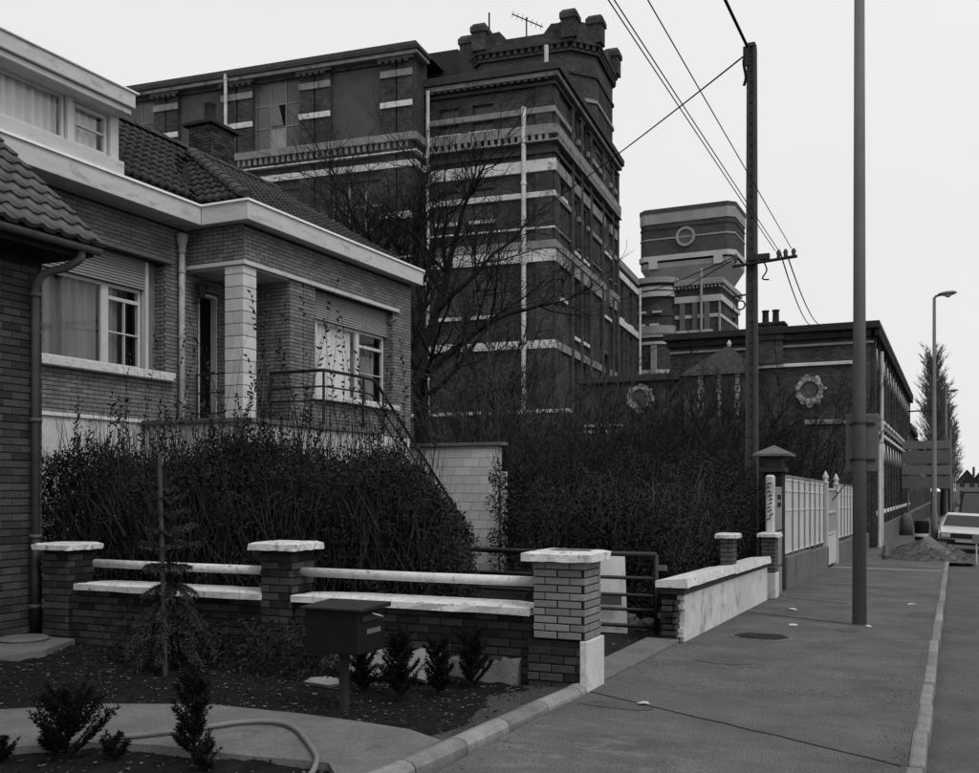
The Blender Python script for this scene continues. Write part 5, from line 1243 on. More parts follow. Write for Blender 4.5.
# privet hedge in the house garden
def t_priv(x, y, z):
    top = 2.05+.32*noise.noise((x*1.1, y*1.1, 0))+.2*noise.noise((x*3, y*3, 4))
    de = -4.42-(y-8.9)*.45-x; top -= .15*max(0, 1-de/2.2)+.85*max(0, 1-de/1.0)**2
    e = min(x+10.6, -4.42-(y-8.9)*.45-x+.2*noise.noise((y*3, z*3, 9)), y-8.75+.25*noise.noise((x*2.5, z*2.5, 2)), 11.0-y, (top-z))
    return e+.2*noise.noise((x*5, y*5, z*5))
shoots = []
for k in range(50):
    x = U(-10.3, -5.9); shoots.append((x, U(8.9, 11.0), 1.75, U(.55, 1.15)))
for (x, L) in ((-9.55, 2.0), (-7.95, 2.2), (-7.1, 2.2), (-6.65, 2.3), (-6.5, 2.25), (-6.3, 2.1), (-6.0, 1.9), (-5.75, 1.7), (-8.45, 1.9), (-9.0, 1.9), (-8.2, 1.7), (-7.85, 2.35), (-7.75, 1.9), (-7.3, 1.9), (-7.2, 2.15), (-6.9, 1.9), (-6.75, 2.1), (-6.55, 2.05), (-6.4, 1.8), (-6.2, 1.6), (-9.9, 1.8), (-8.7, 1.55), (-5.9, 1.4), (-7.55, 1.6)): shoots.append((x, U(9.2, 10.2), 1.7, L))
hedge('privet_hedge', 'dense untrimmed hedge with tall leafy shoots in front of the pale brick house', 'hedge', t_priv, (-10.7, -4.1, 8.6, 11.2, .05, 2.5), 135000, .045, .024, leafd, 1100, shoots)
# a thin upper fringe of bare stems
mb = MB()
for k in range(700):
    p = Vector((U(-10.4, -5.8), U(8.9, 11.2), U(1.7, 2.1))); stem(mb, p, rdir(2.6), U(.35, .95), .0045, 3, .12)
o = mb.build('stems', twigm, bpy.data.objects['privet_hedge']); o['kind'] = 'stuff'
mb = MB()
for k in range(1500):
    p = Vector((U(-10.4, -4.7), U(8.7, 9.3), U(.4, 1.5))); stem(mb, p, Vector((U(-.5, .5), U(-.5, .2), 1)), U(.3, .8), .005, 3, .12)
o = mb.build('face_twigs', twigl, bpy.data.objects['privet_hedge']); o['kind'] = 'stuff'
def box_test(x0, x1, y0, y1, top, na=.22, fr=1.6, seed=0, soft=.5):
    def f(x, y, z):
        tp = top+na*noise.noise((x*fr, y*fr, seed))+.08*noise.noise((x*4, y*4, seed+3))
        cx = min(x-x0, x1-x); cy = min(y-y0, y1-y)
        tp -= .35*max(0, 1-min(cx, cy)/soft)**2
        return min(cx, cy, tp-z)+.3*noise.noise((x*2.6, y*2.6, z*2.6+seed))
    return f
hedge('evergreen_hedge', 'dark clipped evergreen hedge beside the white block wall', 'hedge', box_test(-8.45, -5.3, 18.0, 19.9, 2.25, na=.45, seed=4), (-9, -5.1, 17.8, 20.2, 0, 2.7), 30000, .06, .032, leafd, 250)
hedge('rounded_bush', 'rounded dark bush bulging over the broken end of the plastered wall', 'bush', box_test(-5.3, -3.05, 12.1, 14.6, 1.75, .3, 1.2, 7, .9), (-5.5, -2.95, 11.6, 14.8, 0, 2.1), 34000, .045, .022, leafd, 500, tw=twigl)
hedge('evergreen_hedge', 'dark evergreen hedge behind the far half of the plastered wall', 'hedge', box_test(-4.9, -3.1, 14.3, 17.8, 2.05, .5, 1.5, 9), (-5, -2.95, 14.2, 17.9, 0, 2.5), 32000, .05, .026, leafd, 250)
hedge('evergreen_hedge', 'dark hedge inside the garden behind the tube gate', 'hedge', box_test(-6.4, -4.8, 14.6, 17.2, 1.95, .45, 1.4, 14), (-6.6, -4.6, 14.4, 17.4, 0, 2.4), 22000, .055, .028, leafd, 300)
for hn, bx_ in (('evergreen_hedge', (-8.6, -5.4, 18.2, 19.8, 1.7, 2.2)), ('evergreen_hedge.001', (-4.8, -3.15, 14.4, 17.7, 1.5, 2.0)), ('rounded_bush', (-5.1, -3.1, 12.2, 14.5, .7, 1.5)), ('evergreen_hedge.002', (-6.3, -4.9, 14.7, 17.1, 1.5, 1.9))):
    mb = MB()
    for k in range(260):
        p = Vector((U(*bx_[:2]), U(*bx_[2:4]), U(*bx_[4:]))); stem(mb, p, rdir(2.2), U(.2, .75), .008, 4, .2)
    mb.build('top_twigs', twigm if hn != 'rounded_bush' else twigl, bpy.data.objects[hn])['kind'] = 'stuff'
# bare multi-stemmed shrubs and thicket
def bare_shrub(label, x, y, h, spread, n, seed, mat=twigm, r0=.032, group=None):
    global rng
    t = thing('bare_shrub', label, 'shrub', (x, y, g(y)), group=group)
    st_, tw_ = MB(), MB(); base = Vector((x, y, g(y)-.05))
    for k in range(n):
        p = base+Vector((U(-.5, .5)*spread*.5, U(-.5, .5)*spread*.4, 0)); L = h*U(.6, 1.05)
        pts, d = stem(st_, p, Vector((U(-1, 1)*spread/h*.9, U(-1, 1)*spread/h*.7, 1)), L, r0*U(.6, 1.1), 7, .11, 4)
        for a, b in zip(pts[2:], pts[3:]):
            for q in range(rng.choice((1, 2, 2, 3))):
                pp = a.lerp(b, rng.random()); l2 = U(.3, .9)*h*.16
                p2, d2 = stem(tw_, pp, (b-a).normalized()*.9+rdir(.2)*.75, l2, .014, 4, .15, 3)
                for q2 in range(3): stem(tw_, p2[rng.randint(1, 3)], d2+rdir(.1)*.8, l2*.6, .010, 2, .15, 3)
    st_.build('stems', mat, t); tw_.build('twigs', mat, t); return t
for i, (lab, x, y_, h, sp, n, m_) in enumerate((
    ('tall bare shrub with crossing pale stems behind the white block wall', -10.4, 22.6, 6.0, 2.8, 60, twigl),
    ('bare shrub beside the tall one behind the evergreen hedge', -8.6, 24.5, 5.6, 2.8, 60, twigl),
    ('dense bare shrub close under the big leafless tree', -12.2, 25.6, 6.6, 2.6, 60, twigm),
    ('bare shrub before the end of the boundary wall with white coping', -9.6, 28.5, 4.6, 2.6, 34, twigm),
    ('bare shrub under the left medallion of the brick building', -9.6, 32.0, 5.4, 2.4, 44, twigm),
    ('bare shrub before the quoined porch window', -7.7, 31.0, 6.0, 2.4, 50, twigm),
    ('bare shrub rising behind the concrete electricity pole', -5.4, 28.0, 5.2, 2.4, 46, twigm),
    ('bare shrub spreading under the right medallion of the brick building', -4.6, 31.5, 5.8, 2.6, 46, twigm),
    ('low bare thicket behind the far evergreen hedge', -5.6, 21.5, 3.6, 2.4, 70, twigm),
    ('low bare thicket behind the rounded bush', -6.6, 23.5, 4.0, 2.6, 70, twigm),
    ('dark bare thicket between the boundary wall and the block wall', -11.2, 29.5, 4.0, 3.0, 44, twigm),
    ('bare thicket closing the garden behind the concrete post', -7.4, 21.8, 3.6, 2.6, 50, twigm),
    ('bare shrub thicket between the two medallions', -6.6, 33.6, 4.6, 2.4, 50, twigm),
    ('bare shrub close behind the dark capped pillar', -4.1, 21.0, 3.4, 2.0, 40, twigm),
    ('bare shrub leaning over the white panel fence', -4.2, 25.0, 3.8, 2.0, 34, twigm))):
    bare_shrub(lab, x, y_, h, sp, n, i, m_)
# ------------------------------------------------------------------ big leafless tree
def grow(mb, tw_, p, d, L, r_, lev, maxl):
    n = 6 if lev == 0 else 5
    pts = [p.copy()]; rr = [r_]; q = p.copy(); d = d.normalized(); w_ = .10+.05*lev
    for k in range(n):
        d = (d+Vector((U(-w_, w_), U(-w_, w_), U(-w_, w_)+(.05 if lev > 0 else 0)))).normalized(); q = q+d*L/n; pts.append(q.copy()); rr.append(r_*(1-.45*(k+1)/n))
    (mb if lev < 3 else tw_).tube(pts, rr, 8 if lev < 2 else (5 if lev < 3 else 3), cap=False)
    if lev >= maxl: return
    nb = (4, 4, 5, 5, 3)[min(lev, 4)]
    for k in range(nb):
        i = rng.randint(2, n) if lev else rng.randint(3, n); base = pts[i]
        ax = rdir(0); ax = (ax-d*ax.dot(d)); 
        if ax.length < .1: continue
        ax.normalize(); nd = d*U(.55, 1.0)+ax*U(.6, 1.0)+Vector((0, 0, .12)); grow(mb, tw_, base, nd, L*U(.52, .78), rr[i]*U(.55, .75), lev+1, maxl)
    grow(mb, tw_, pts[-1], d+rdir(0)*.25, L*.72, rr[-1]*.95, lev+1, maxl)
def bare_tree(label, base, limbs, trunk_pts, trunk_r, maxl, name='bare_tree', group=None):
    t = thing(name, label, 'tree', base, group=group); mb, tw_ = MB(), MB()
    mb.tube(trunk_pts, trunk_r, 10)
    for p, d, L, r_ in limbs: grow(mb, tw_, Vector(p), Vector(d), L, r_, 1, maxl)
    mb.build('trunk', barkm, t, smooth=True); tw_.build('crown', twigm, t); return t
rng.seed(23)
bx, by = -13.45, 24.3
Rt = Vector((.9063, .4226, 0))      # across the view
def tp(r_, u): return (bx+Rt.x*r_, by+Rt.y*r_, u)
trunk = [tp(.25, -.3), tp(.2, 1.5), tp(.05, 3.2), tp(.0, 4.6), tp(.05, 5.8)]
limbs = [(tp(.05, 5.5), Vector((-.5, -.2, 1.0)), 2.8, .14), (tp(.05, 5.5), Vector((.45, .25, 1.0)), 2.8, .15), (tp(0, 4.7), Rt*1.0+Vector((0, 0, .8)), 2.5, .11),
         (tp(0, 4.5), Rt*-.9+Vector((0, 0, .8)), 2.6, .11), (tp(.05, 5.4), Vector((-.1, .2, 1.2)), 2.9, .11), (tp(0, 3.9), Vector((.35, -.75, .6)), 2.3, .09), (tp(0, 4.2), Rt*.9+Vector((0, 0, .35)), 2.2, .08), (tp(.05, 5.5), Rt*-1.0+Vector((0, 0, .95)), 2.9, .11)]
bare_tree('big leafless forked tree standing in front of the factory', (bx, by, g(by)), limbs, trunk, [.29, .25, .22, .21, .2], 5)
# small bare sapling seen on the factory roof edge
# ------------------------------------------------------------------ poplars down the street
def poplar(label, x, y, h, w_, n, seed):
    t = thing('poplar_tree', label, 'tree', (x, y, g(y)), group='poplars along the far street'); mb, tw_ = MB(), MB(); z = g(y)
    mb.tube([(x, y, z), (x+.1, y, z+h*.5), (x, y, z+h*.96)], [.3, .18, .03], 7)
    for k in range(n):
        a = U(.14, .98)**.9; p = Vector((x, y, z+h*a*.96)); L = h*.20*(1-.55*a)*U(.6, 1.2); an = U(0, 6.283)
        d = Vector((math.cos(an)*w_*.26, math.sin(an)*w_*.26, 1)); pts, dd = stem(tw_, p, d, L, .05, 4, .09, 3)
        for q in range(9):
            stem(tw_, pts[rng.randint(1, 4)], dd+Vector((U(-.5, .5), U(-.5, .5), .2)), L*.4, .032, 2, .12, 3)
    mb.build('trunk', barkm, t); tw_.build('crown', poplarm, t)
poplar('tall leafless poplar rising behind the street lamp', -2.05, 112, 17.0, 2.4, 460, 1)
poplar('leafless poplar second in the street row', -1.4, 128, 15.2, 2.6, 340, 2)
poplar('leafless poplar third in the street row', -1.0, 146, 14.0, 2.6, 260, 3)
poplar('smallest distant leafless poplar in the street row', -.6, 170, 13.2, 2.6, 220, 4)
# ------------------------------------------------------------------ spruce on a stake
rng.seed(5)
def needle_branch(mb, st_, p, d, L, r_, dens, nl, droop, sub=True):
    pts = [p.copy()]; q = p.copy(); d = d.normalized(); n = 7
    for k in range(n):
        d = (d+Vector((U(-.06, .06), U(-.06, .06), -droop+U(-.05, .05)))).normalized(); q = q+d*L/n; pts.append(q.copy())
    st_.tube(pts, [r_*(1-.8*i/n) for i in range(n+1)], 4, cap=False)
    for a, b in zip(pts, pts[1:]):
        m = int(dens*(b-a).length)
        for k in range(m):
            c = a.lerp(b, rng.random()); dd = (b-a).normalized(); s_ = rdir(0); s_ = s_-dd*s_.dot(dd)
            leaf(mb, c, dd*.75+s_.normalized()*.8, nl*U(.7, 1.2), nl*.28)
    if sub:
        for i in range(1, n):
            for s_ in (-1, 1):
                dd = (pts[i+1]-pts[i]).normalized() if i < n else d; sd = dd.cross(Vector((0, 0, 1))).normalized()*s_
                needle_branch(mb, st_, pts[i], dd*.8+sd*.7+Vector((0, 0, -.1)), L*.38*(1-.5*i/n), r_*.5, dens, nl, droop*.9, False)
sp = thing('spruce_sapling', 'drooping young spruce tied to a leaning stake in the garden bed', 'tree', (-6.45, 6.95, 0)); nb, sb = MB(), MB()
sb.tube([(-6.45, 6.95, -.05), (-6.43, 6.95, .7), (-6.44, 6.95, 1.62)], [.022, .016, .006], 6)
for z, L, n, dr in ((.34, .46, 6, .24), (.50, .48, 7, .22), (.64, .40, 6, .2), (.80, .32, 6, .15), (.96, .28, 6, .10), (1.10, .30, 7, .03), (1.22, .27, 6, .0), (1.38, .20, 5, -.02), (1.50, .16, 5, -.04), (1.60, .10, 4, -.08)):
    for k in range(n):
        a = 6.283*(k+U(-.3, .3))/n; needle_branch(nb, sb, Vector((-6.44, 6.95, z)), Vector((math.cos(a), math.sin(a), .15+.25*(z > .9))), L*U(.75, 1.1), .012, 330, .032, dr)
sb.build('trunk', barkm, sp); nb.build('crown', needle, sp)
tag(MB().tube([(-6.33, 6.80, -.1), (-6.38, 6.82, .9), (-6.44, 6.84, 1.98)], [.022, .021, .02], 7).build('wooden_stake', stakem), 'slim leaning wooden stake beside the drooping young spruce', 'stake')
# ------------------------------------------------------------------ yew saplings
def yew(label, x, y, h, w_, n, seed):
    rng.seed(seed); t = thing('yew_sapling', label, 'sapling', (x, y, 0)); nb, sb = MB(), MB()
    sb.tube([(x, y, -.05), (x+U(-.02, .02), y, h*.9)], [.012, .004], 5)
    for k in range(n):
        z = h*(.08+.8*k/n); a = k*2.4+U(-.4, .4); L = w_*(1.1-.55*z/h)*U(.7, 1.2)
        needle_branch(nb, sb, Vector((x, y, z)), Vector((math.cos(a), math.sin(a), .85)), L, .006, 420, .028, -.05, sub=(k % 2 == 0))
    sb.build('trunk', barkm, t); nb.build('crown', yewm, t)
yew('broad yew sapling with arching twigs in the dark strip beside the path', -4.86, 4.40, .42, .36, 22, 1)
yew('slim upright yew sapling next to the garden hose', -4.13, 4.66, .62, .20, 34, 2)
yew('tallest yew sapling of the row by the mailbox', -3.93, 6.75, .56, .24, 34, 3)
yew('middle yew sapling of the row along the garden wall', -3.74, 7.05, .46, .20, 30, 4)
yew('yew sapling of the row closest to the brick pillar', -3.62, 7.42, .50, .22, 28, 5)
yew('small yew sapling tucked behind the mailbox post', -4.35, 6.9, .38, .18, 26, 6)
for k, (x, y_) in enumerate(((-4.62, 4.52), (-5.2, 4.2), (-3.95, 4.55), (-5.05, 4.45))): yew('tiny low yew shoot on the dark strip in front of the path', x, y_, .16, .14, 10, 20+k); bpy.context.scene.collection.objects[-1]
for o in COL.objects:
    if o.name.startswith('yew_sapling') and o.get('label', '').startswith('tiny'): o['group'] = 'tiny yew shoots'
# low leafy scrub under the garden wall, left of the mailbox
rng.seed(31)
def t_scrub(x, y, z): return min(.42+.2*noise.noise((x*2, y*3, 0))-z, y-7.05, 7.72-y, x+7.4, -4.55-x)+.10*noise.noise((x*7, y*7, z*7))
hedge('low_scrub', 'low dark leafy scrub along the foot of the garden wall', 'bush', t_scrub, (-7.4, -4.5, 7.0, 7.74, .0, .7), 3800, .05, .022, M('scrub_leaf', .02, .4, 5, .6, 0, rnd=.6), 150)
# ================================================================== poles, wires, signs, vehicles
sp_ = thing('sign_post', 'tall plain grey steel post with a sign board clamped to it on the pavement', 'post', (-1.11, 13.5, g(13.5)))
MB().tube([(-1.11, 13.5, -.25), (-1.11, 13.5, 9.6)], [.088, .058], 16).build('pole', steelpole, sp_, smooth=True)
MB().tube([(-1.11, 13.5, -.09), (-1.11, 13.5, -.055)], .11, 16).build('collar', concw, sp_)
MB().box(-1.285, -.885, 13.60, 13.635, 1.88, 2.62).build('sign_board', signgrey, sp_, bevel=.012)
for z in (2.02, 2.48):
    MB().tube([(-1.11, 13.5, z), (-1.11, 13.5, z+.03)], .09, 16).build('clamp', metald, sp_)
    MB().box(-1.24, -.93, 13.585, 13.60, z-.005, z+.03).build('clamp_bar', metald, sp_)
# concrete electricity pole
ep = thing('electricity_pole', 'concrete electricity pole with pierced shaft and iron crossarm', 'utility pole', (-3.4, 18.3, g(18)))
X_, Y_ = -3.37, 18.55
mb = MB()
for (a, b) in ((-.108, -.05), (.05, .108)):
    mb.hexa([(X_+a, Y_-.12, -.3), (X_+b, Y_-.12, -.3), (X_+b, Y_+.12, -.3), (X_+a, Y_+.12, -.3)], [(X_+a*.72, Y_-.09, 9.72), (X_+b*.72, Y_-.09, 9.72), (X_+b*.72, Y_+.09, 9.72), (X_+a*.72, Y_+.09, 9.72)])
mb.hexa([(X_-.05, Y_-.09, -.3), (X_+.05, Y_-.09, -.3), (X_+.05, Y_+.09, -.3), (X_-.05, Y_+.09, -.3)], [(X_-.036, Y_-.06, 9.75), (X_+.036, Y_-.06, 9.75), (X_+.036, Y_+.06, 9.75), (X_-.036, Y_+.06, 9.75)])
mb.build('shaft', concpole, ep)
for k in range(46):
    z = .9+k*.19; t = z/9.7; yy = Y_-.092+.03*t; MB().lathe(0, 0, [(.018, 0), (.018, .006)], 8) if False else MB().tube([(X_, yy+.004, z), (X_, yy-.003, z)], .017, 8).build('hole', blackp, ep)
MB().box(X_-.09, X_+.07, Y_-.1, Y_+.1, 9.72, 9.78).build('pole_top', concpole, ep)
MB().tube([(X_-.32, Y_-.17, 5.72), (X_+.82, Y_-.17, 5.80)], .03, 6).build('crossarm', metald, ep)
MB().box(X_-.02, X_+.34, Y_-.2, Y_-.1, 5.80, 5.90).build('bracket', metald, ep)
for dx in (-.26, .5, .62, .76): MB().lathe(X_+dx, Y_-.17, [(.012, 5.78), (.035, 5.82), (.03, 5.86), (.045, 5.88), (.03, 5.93), (.01, 5.95)], 10).build('insulator', M('porcelain', .08, .2, 5, .3, 0), ep, smooth=True)
MB().tube(smooth_path([(X_+.22, Y_-.17, 5.8), (X_+.30, Y_-.2, 5.6), (X_+.22, Y_-.2, 5.45), (X_+.34, Y_-.2, 5.42)], 4), .014, 5).build('jumper_cable', wirem, ep)
MB().tube(smooth_path([(X_-.02, Y_-.12, 9.7), (X_-.12, Y_-.14, 9.45), (X_-.08, Y_-.14, 9.15), (X_-.12, Y_-.13, 9.0)], 4), .03, 6).build('cable_loop', wirem, ep)
MB().box(X_-.13, X_-.03, Y_-.16, Y_-.10, 9.35, 9.7).build('cable_clamp', metald, ep)
# far bracket with pulley ring behind the pole
fb2 = thing('wire_bracket', 'small iron bracket with ring and hanging weight beyond the electricity pole', 'bracket', (-7.2, 36.7, 7.3))
MB().tube([(-7.35, 36.4, 8.62), (-6.5, 36.4, 8.68)], .035, 6).build('arm', metald, fb2); MB().tube([(-6.6, 36.4, 7.3), (-6.6, 36.4, 8.8)], .03, 6).build('upright', metald, fb2)
mb = MB(); n = 18; mb.tube([(-7.02+.16*math.cos(6.283*k/n), 36.4, 8.3+.16*math.sin(6.283*k/n)) for k in range(n+1)], .03, 5); mb.build('ring', metald, fb2)
MB().tube([(-7.25, 36.4, 8.62), (-7.25, 36.4, 7.95)], .014, 4).build('chain', metald, fb2); MB().lathe(-7.25, 36.4, [(.02, 7.7), (.09, 7.85), (.02, 8.0)], 8).build('weight', metald, fb2)
# wires
def wire(label, a, b, sag, r_=.011, n=24, grp=None, name='overhead_wire'):
    a, b = Vector(a), Vector(b); pts = []
    for k in range(n+1):
        t = k/n; p = a.lerp(b, t); p.z -= sag*4*t*(1-t); pts.append(p)
    return tag(MB().tube(pts, r_, 5).build(name, wirem), label, 'cable', grp)
wire('paired overhead wire running to the crossarm of the electricity pole', (X_+.44, Y_-.17, 5.93), (-3.25, -20, 7.9), .10, .007, grp='overhead wires to the crossarm')
wire('paired overhead wire running to the crossarm of the electricity pole', (X_+.50, Y_-.17, 5.93), (-3.12, -20, 7.9), .16, .007, grp='overhead wires to the crossarm')
wire('upper overhead wire running alone to the crossarm tip', (X_+.72, Y_-.17, 5.95), (-2.85, -20, 8.0), .06, .007)
wire('wire falling from the crossarm to the chimney roof of the brick building', (X_+.52, Y_-.17, 5.93), (-4.65, 36.7, 7.46), .25, .013, grp='wires to the brick building')
wire('wire falling from the crossarm to the chimney roof of the brick building', (X_+.62, Y_-.17, 5.93), (-4.35, 36.7, 7.46), .25, .013, grp='wires to the brick building')
wire('service cable sloping from the pole top to the factory front', (X_-.1, Y_-.13, 9.55), fw2(-4.6, -.15, 13.9), .35, .016)
wire('thick twisted cable leaving the pole top overhead', (X_-.06, Y_-.12, 9.7), (-3.55, -14, 11.2), .35, .028)
wire('thin wire from the crossarm towards the water tower annex', (X_-.26, Y_-.17, 5.9), (-20.8, 60.0, 13.6), .3, .011)
wire('lower thin wire from the crossarm towards the factory side', (X_-.30, Y_-.17, 5.85), fw2(.3, 14, 13.0), .3, .011)
# street lamps
def street_lamp(label, x, y, h, r_=.085):
    t = thing('street_lamp', label, 'street lamp', (x, y, g(y)), group='street lamps along the kerb'); z = g(y)
    MB().tube([(x, y, z), (x, y, z+1.2), (x, y, z+1.25), (x, y, z+h-.05)], [r_*1.35, r_*1.3, r_, r_*.6], 10).build('post', steelpole, t, smooth=True)
    MB().tube([(x, y, z+h-.08), (x+.05, y, z+h), (x+.22, y, z+h+.04)], r_*.5, 8).build('arm', steelpole, t)
    mb = MB(); prof = [(-.0, .045), (.12, .085), (.3, .10), (.48, .085), (.58, .02)]
    pts = []; 
    i0 = 0
    for u, rr in prof:
        for j in range(10):
            a = 6.283*j/10; mb.v.append((x+.12+u, y+rr*1.5*math.cos(a), z+h+.05+u*.05+rr*.75*math.sin(a)))
    for k in range(4):
        for j in range(10): mb.f.append((k*10+j, k*10+(j+1) % 10, (k+1)*10+(j+1) % 10, (k+1)*10+j))
    mb.f += [tuple(range(9, -1, -1)), tuple(range(40, 50))]; hd = mb.build('lamp_head', lampm, t, smooth=True)
    mb = MB(); mb.lathe(x+.42, y, [(.03, z+h-.075), (.10, z+h-.03), (.12, z+h+.01)], 10); mb.build('lens', lampglass, hd)
LAB = ['tallest looking street lamp rising behind the heap of earth', 'second street lamp beyond the heap of earth', 'third street lamp along the receding street', 'fourth street lamp along the receding street', 'fifth street lamp along the receding street', 'farthest street lamp before the distant houses']
for lab, x, y_ in zip(LAB, (-.66, -.55, -.42, -.3, -.15, .05), (37.0, 69.0, 103.0, 139.0, 180.0, 230.0)): street_lamp(lab, x, y_, 8.55)
# pole arm over the pavement
br = thing('pole_bracket', 'thin horizontal iron arm with insulators sticking out from the brick facade', 'bracket', (-2.5, 62, 5.2))
MB().tube([(-2.62, 61.5, 6.1), (-.75, 61.5, 6.16)], .045, 6).build('arm', metald, br)
for x in (-1.75, -1.45, -1.05): MB().lathe(x, 61.5, [(.03, 6.14), (.06, 6.22), (.02, 6.3)], 8).build('insulator', metald, br)
# direction sign boards
sg = thing('direction_sign', 'stack of grey direction boards on two posts over the pavement', 'sign', (-1.2, 55, g(55)))
zg = g(55)
for x in (-2.2, -.42): MB().tube([(x, 55, zg), (x, 55, 4.4)], .05, 8).build('post', steelpole, sg)
for i, (z0, z1, a, b) in enumerate(((3.72, 4.12, -2.50, -.22), (2.98, 3.62, -2.50, -.22), (2.42, 2.86, -2.50, -.22), (1.72, 2.32, -2.50, -.22))): MB().box(a, b, 54.90, 54.94, z0, z1).build('board', signgrey if i % 2 else signpale, sg, bevel=.01)
# heap of earth
mb = MB(); n, m = 46, 40
def heap_h(u, v):
    r_ = math.hypot(u/1.0, v/1.0); return max(0, (1-r_))**.85*(.95+.25*noise.noise((u*3, v*3, 2)))+.05*noise.noise((u*9, v*9, 6))-.02
for j in range(m+1):
    for i in range(n+1):
        u, v = -1+2*i/n, -1+2*j/m; x, yy = -.78+1.25*u, 31.4+2.6*v; mb.v.append((x, yy, g(yy)+.55*heap_h(u, v)+(.06*noise.noise((x*6, yy*6, 1)) if math.hypot(u, v) < .9 else 0)))
for j in range(m):
    for i in range(n): a = j*(n+1)+i; mb.f.append((a, a+1, a+n+2, a+n+1))
eh = thing('earth_heap', 'heap of dug earth and rubble lying across the pavement before the parked car', 'heap', (-.78, 31.4, g(31)))
mb.build('earth', M('heaped_earth', .075, .5, 5, 1, .6, fine=.5), eh)
rng.seed(77); mb = MB()
for k in range(700):
    a = U(0, 6.283); rr = math.sqrt(U(0, 1))*1.02; u, v = rr*math.cos(a), rr*math.sin(a); x, yy = -.78+1.25*u, 31.4+2.6*v; s_ = U(.015, .06)
    c = Vector((x, yy, g(yy)+.55*max(0, heap_h(u, v))+.01)); p = [c+Vector((U(-1, 1), U(-1, 1), U(-.2, 1)))*s_ for _ in range(4)]
    i = len(mb.v); mb.v += [tuple(q) for q in p]; mb.f += [(i,i+1,i+2),(i,i+1,i+3),(i+1,i+2,i+3),(i,i+2,i+3)]
mb.build('rubble', stonem, eh)['kind'] = 'stuff'
tag(MB().hexa([(-.75, 29.6, g(30)+.02), (-.55, 29.6, g(30)+.02), (.28, 29.3, g(30)-.1), (.1, 29.2, g(30)-.1)], [(-.85, 31.2, .32), (-.65, 31.25, .32), (.2, 29.5, -.3), (.1, 29.4, -.3)]).build('plank', concw), 'pale plank leaning on the heap of earth', 'plank')
# portable sign with round foot
ps = thing('portable_sign', 'small portable sign on a thin stem with round foot beside the heap of earth', 'sign', (.5, 29.6, g(29.6)-.13))
zb = g(29.6)-.13
MB().lathe(.5, 29.6, [(.24, zb), (.24, zb+.04), (.1, zb+.09)], 16).build('foot', concw, ps); MB().tube([(.5, 29.6, zb+.05), (.5, 29.6, zb+.75)], .022, 6).build('stem', fencew, ps); MB().box(.40, .66, 29.57, 29.6, zb+.60, zb+.84).build('plate', signpale, ps, bevel=.01)
# bollard-like stone stub and litter bin on the pavement
tag(MB().lathe(-2.15, 52, [(.3, g(52)), (.28, g(52)+.8), (.2, g(52)+1.0), (.05, g(52)+1.08)], 14).build('guard_stone', concw, smooth=True), 'rounded stone guard post at the foot of the brick building', 'bollard')
tag(MB().lathe(-1.75, 29.5, [(.08, g(29)), (.1, g(29)+.1), (.05, g(29)+.4), (.02, g(29)+.46)], 8).build('hydrant_stub', metalg), 'short iron stub on the pavement beside the heap of earth', 'stub')
bn = thing('litter_bin', 'dark litter bin with pale band at the foot of the street lamp', 'bin', (-1.05, 37, g(37)))
MB().lathe(-1.05, 37.0, [(.2, g(37)+.05), (.24, g(37)+.85), (.2, g(37)+.95)], 14).build('body', blackp, bn); MB().lathe(-1.05, 37.0, [(.232, g(37)+.42), (.236, g(37)+.52)], 14).build('band', framem, bn)
# ------------------------------------------------------------------ parked cars
def loft(mb, secs):
    """secs: list of closed outlines (lists of points) of equal length"""
    i0 = len(mb.v); n = len(secs[0])
    for s_ in secs: mb.v += [tuple(p) for p in s_]
    for k in range(len(secs)-1):
        for j in range(n): mb.f.append((i0+k*n+j, i0+k*n+(j+1) % n, i0+(k+1)*n+(j+1) % n, i0+(k+1)*n+j))
    mb.f += [tuple(i0+j for j in reversed(range(n))), tuple(i0+(len(secs)-1)*n+j for j in range(n))]; return mb
def rsec(y, hw, z0, z1, tw_=1.0, r_=.08):
    """cross-section at y: half width hw at the bottom, hw*tw_ at the top"""
    t = hw*tw_; return [(-hw+r_, y, z0), (hw-r_, y, z0), (hw, y, z0+r_), (hw, y, z0+(z1-z0)*.55), (t, y, z1-r_), (t-r_, y, z1), (-t+r_, y, z1), (-t, y, z1-r_), (-hw, y, z0+(z1-z0)*.55), (-hw, y, z0+r_)]
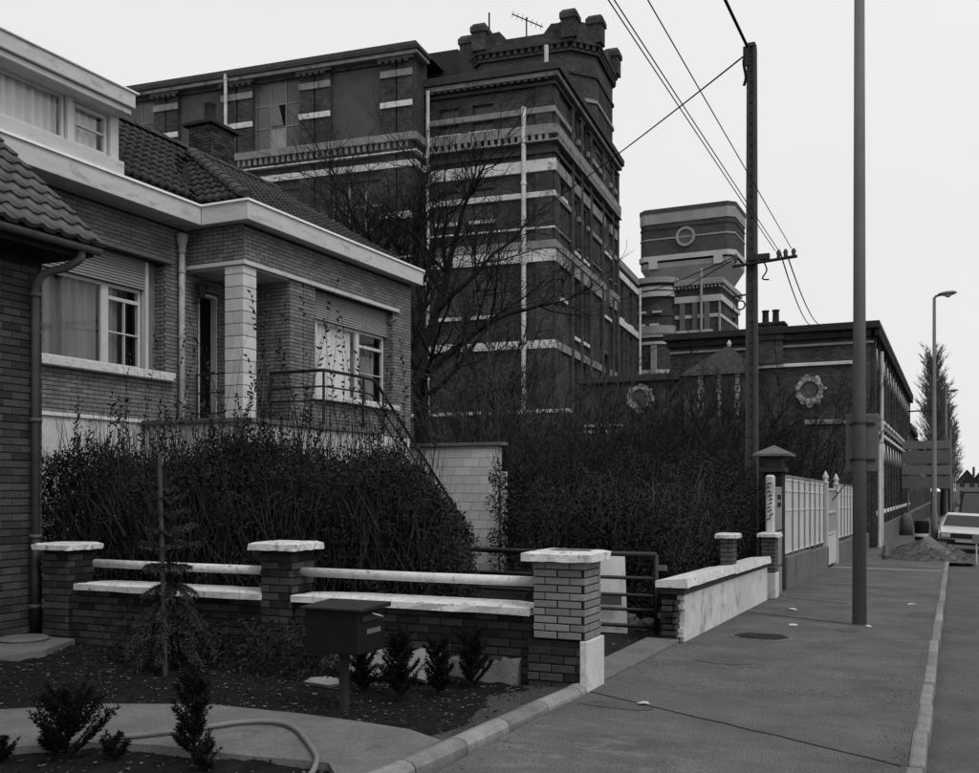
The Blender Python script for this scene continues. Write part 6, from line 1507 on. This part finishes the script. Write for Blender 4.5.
def parked_car(label, loc, roll):
    t = thing('parked_car', label, 'car', loc, 0, local=True); t.rotation_euler = (0, roll, 0); t.scale = (1, 1, .9)
    loft(MB(), [rsec(0, .74, .34, .70), rsec(.05, .78, .26, .75), rsec(.5, .79, .24, .82), rsec(1.05, .80, .24, .88), rsec(2.9, .80, .24, .90), rsec(3.7, .78, .26, .86), rsec(3.8, .74, .36, .78)]).build('body', carpaint, t, local=True)
    loft(MB(), [rsec(1.02, .74, .85, .90, .98, .02), rsec(1.62, .72, .86, 1.36, .80, .04), rsec(2.9, .72, .86, 1.37, .80, .04), rsec(3.5, .72, .86, .92, .96, .02)]).build('cabin', carpaint, t, local=True)
    MB().hexa([(-.66, 1.02, .905), (.66, 1.02, .905), (.54, 1.505, 1.31), (-.54, 1.505, 1.31)], [(-.66, 1.06, .905), (.66, 1.06, .905), (.54, 1.56, 1.31), (-.54, 1.56, 1.31)]).build('windscreen', carglass, t, local=True)
    for s_ in (-1, 1): MB().hexa([(s_*.73, 1.35, .93), (s_*.73, 3.1, .93), (s_*.60, 2.85, 1.30), (s_*.60, 1.7, 1.30)], [(s_*.745, 1.35, .93), (s_*.745, 3.1, .93), (s_*.615, 2.85, 1.30), (s_*.615, 1.7, 1.30)]).build('side_window', carglass, t, local=True)
    MB().box(-.72, .72, -.025, .03, .50, .68).build('grille', cardark, t, bevel=.01, local=True)
    MB().box(-.79, .79, -.09, .04, .36, .47).build('bumper', cardark, t, bevel=.02, local=True)
    MB().box(-.5, .5, -.03, .05, .27, .355).build('valance', cardark, t, local=True)
    for s_ in (-1, 1):
        MB().box(s_*.55-.14, s_*.55+.14, -.035, 0, .52, .66).build('headlight', lampglass, t, bevel=.01, local=True)
        MB().tube([(s_*.1+.05, 1.04, .91), (s_*.1+.42, 1.12, .95)], .012, 4).build('wiper', cardark, t, local=True)
        for yy in (.72, 3.1):
            w_ = MB().tube([(s_*.80, yy, .29), (s_*.62, yy, .29)], .29, 18).build('wheel', rubber, t, local=True); MB().tube([(s_*.812, yy, .29), (s_*.80, yy, .29)], .17, 14).build('rim', metalg, w_, local=True)
    MB().box(-.26, .26, -.105, -.091, .37, .46).build('number_plate', M('plate', .3, .1, 5, .5, 0), t, local=True)
    for s_ in (-1, 1): MB().box(s_*.80-.07+.05*s_, s_*.80+.07+.05*s_, 1.25, 1.3, .93, 1.03).build('mirror', cardark, t, local=True)
    return t
parked_car('pale parked car with dark grille behind the heap of earth', (.22, 36.2, g(36.2)-.06), .05)
vn = thing('dark_van', 'dark boxy van parked behind the pale car', 'van', (1.05, 46.5, g(46)-.13), local=True)
loft(MB(), [rsec(0, .9, .35, 1.15), rsec(.1, .92, .3, 1.25), rsec(.9, .92, .3, 1.3), rsec(1.5, .92, .3, 2.1, .86), rsec(5.2, .92, .3, 2.15, .88), rsec(5.3, .9, .4, 2.0, .88)]).build('body', vanpaint, vn, local=True)
MB().hexa([(-.74, .95, 1.36), (.74, .95, 1.36), (.70, 1.44, 1.98), (-.70, 1.44, 1.98)], [(-.74, .99, 1.36), (.74, .99, 1.36), (.70, 1.48, 1.98), (-.70, 1.48, 1.98)]).build('windscreen', M('van_glass', .05, .1, 3, .15, 0, spec=.7), vn, local=True)
MB().box(-.85, .85, -.06, .03, .45, .62).build('bumper', metalg, vn, bevel=.02, local=True)
for s_ in (-1, 1):
    MB().box(s_*.65-.12, s_*.65+.12, -.03, .02, .72, .92).build('headlight', lampglass, vn, local=True)
    for yy in (.95, 4.2): MB().tube([(s_*.93, yy, .33), (s_*.7, yy, .33)], .33, 16).build('wheel', rubber, vn, local=True)
MB().box(-.8, .8, 1.7, 4.9, 2.16, 2.2).build('roof_rack', metalg, vn, local=True)
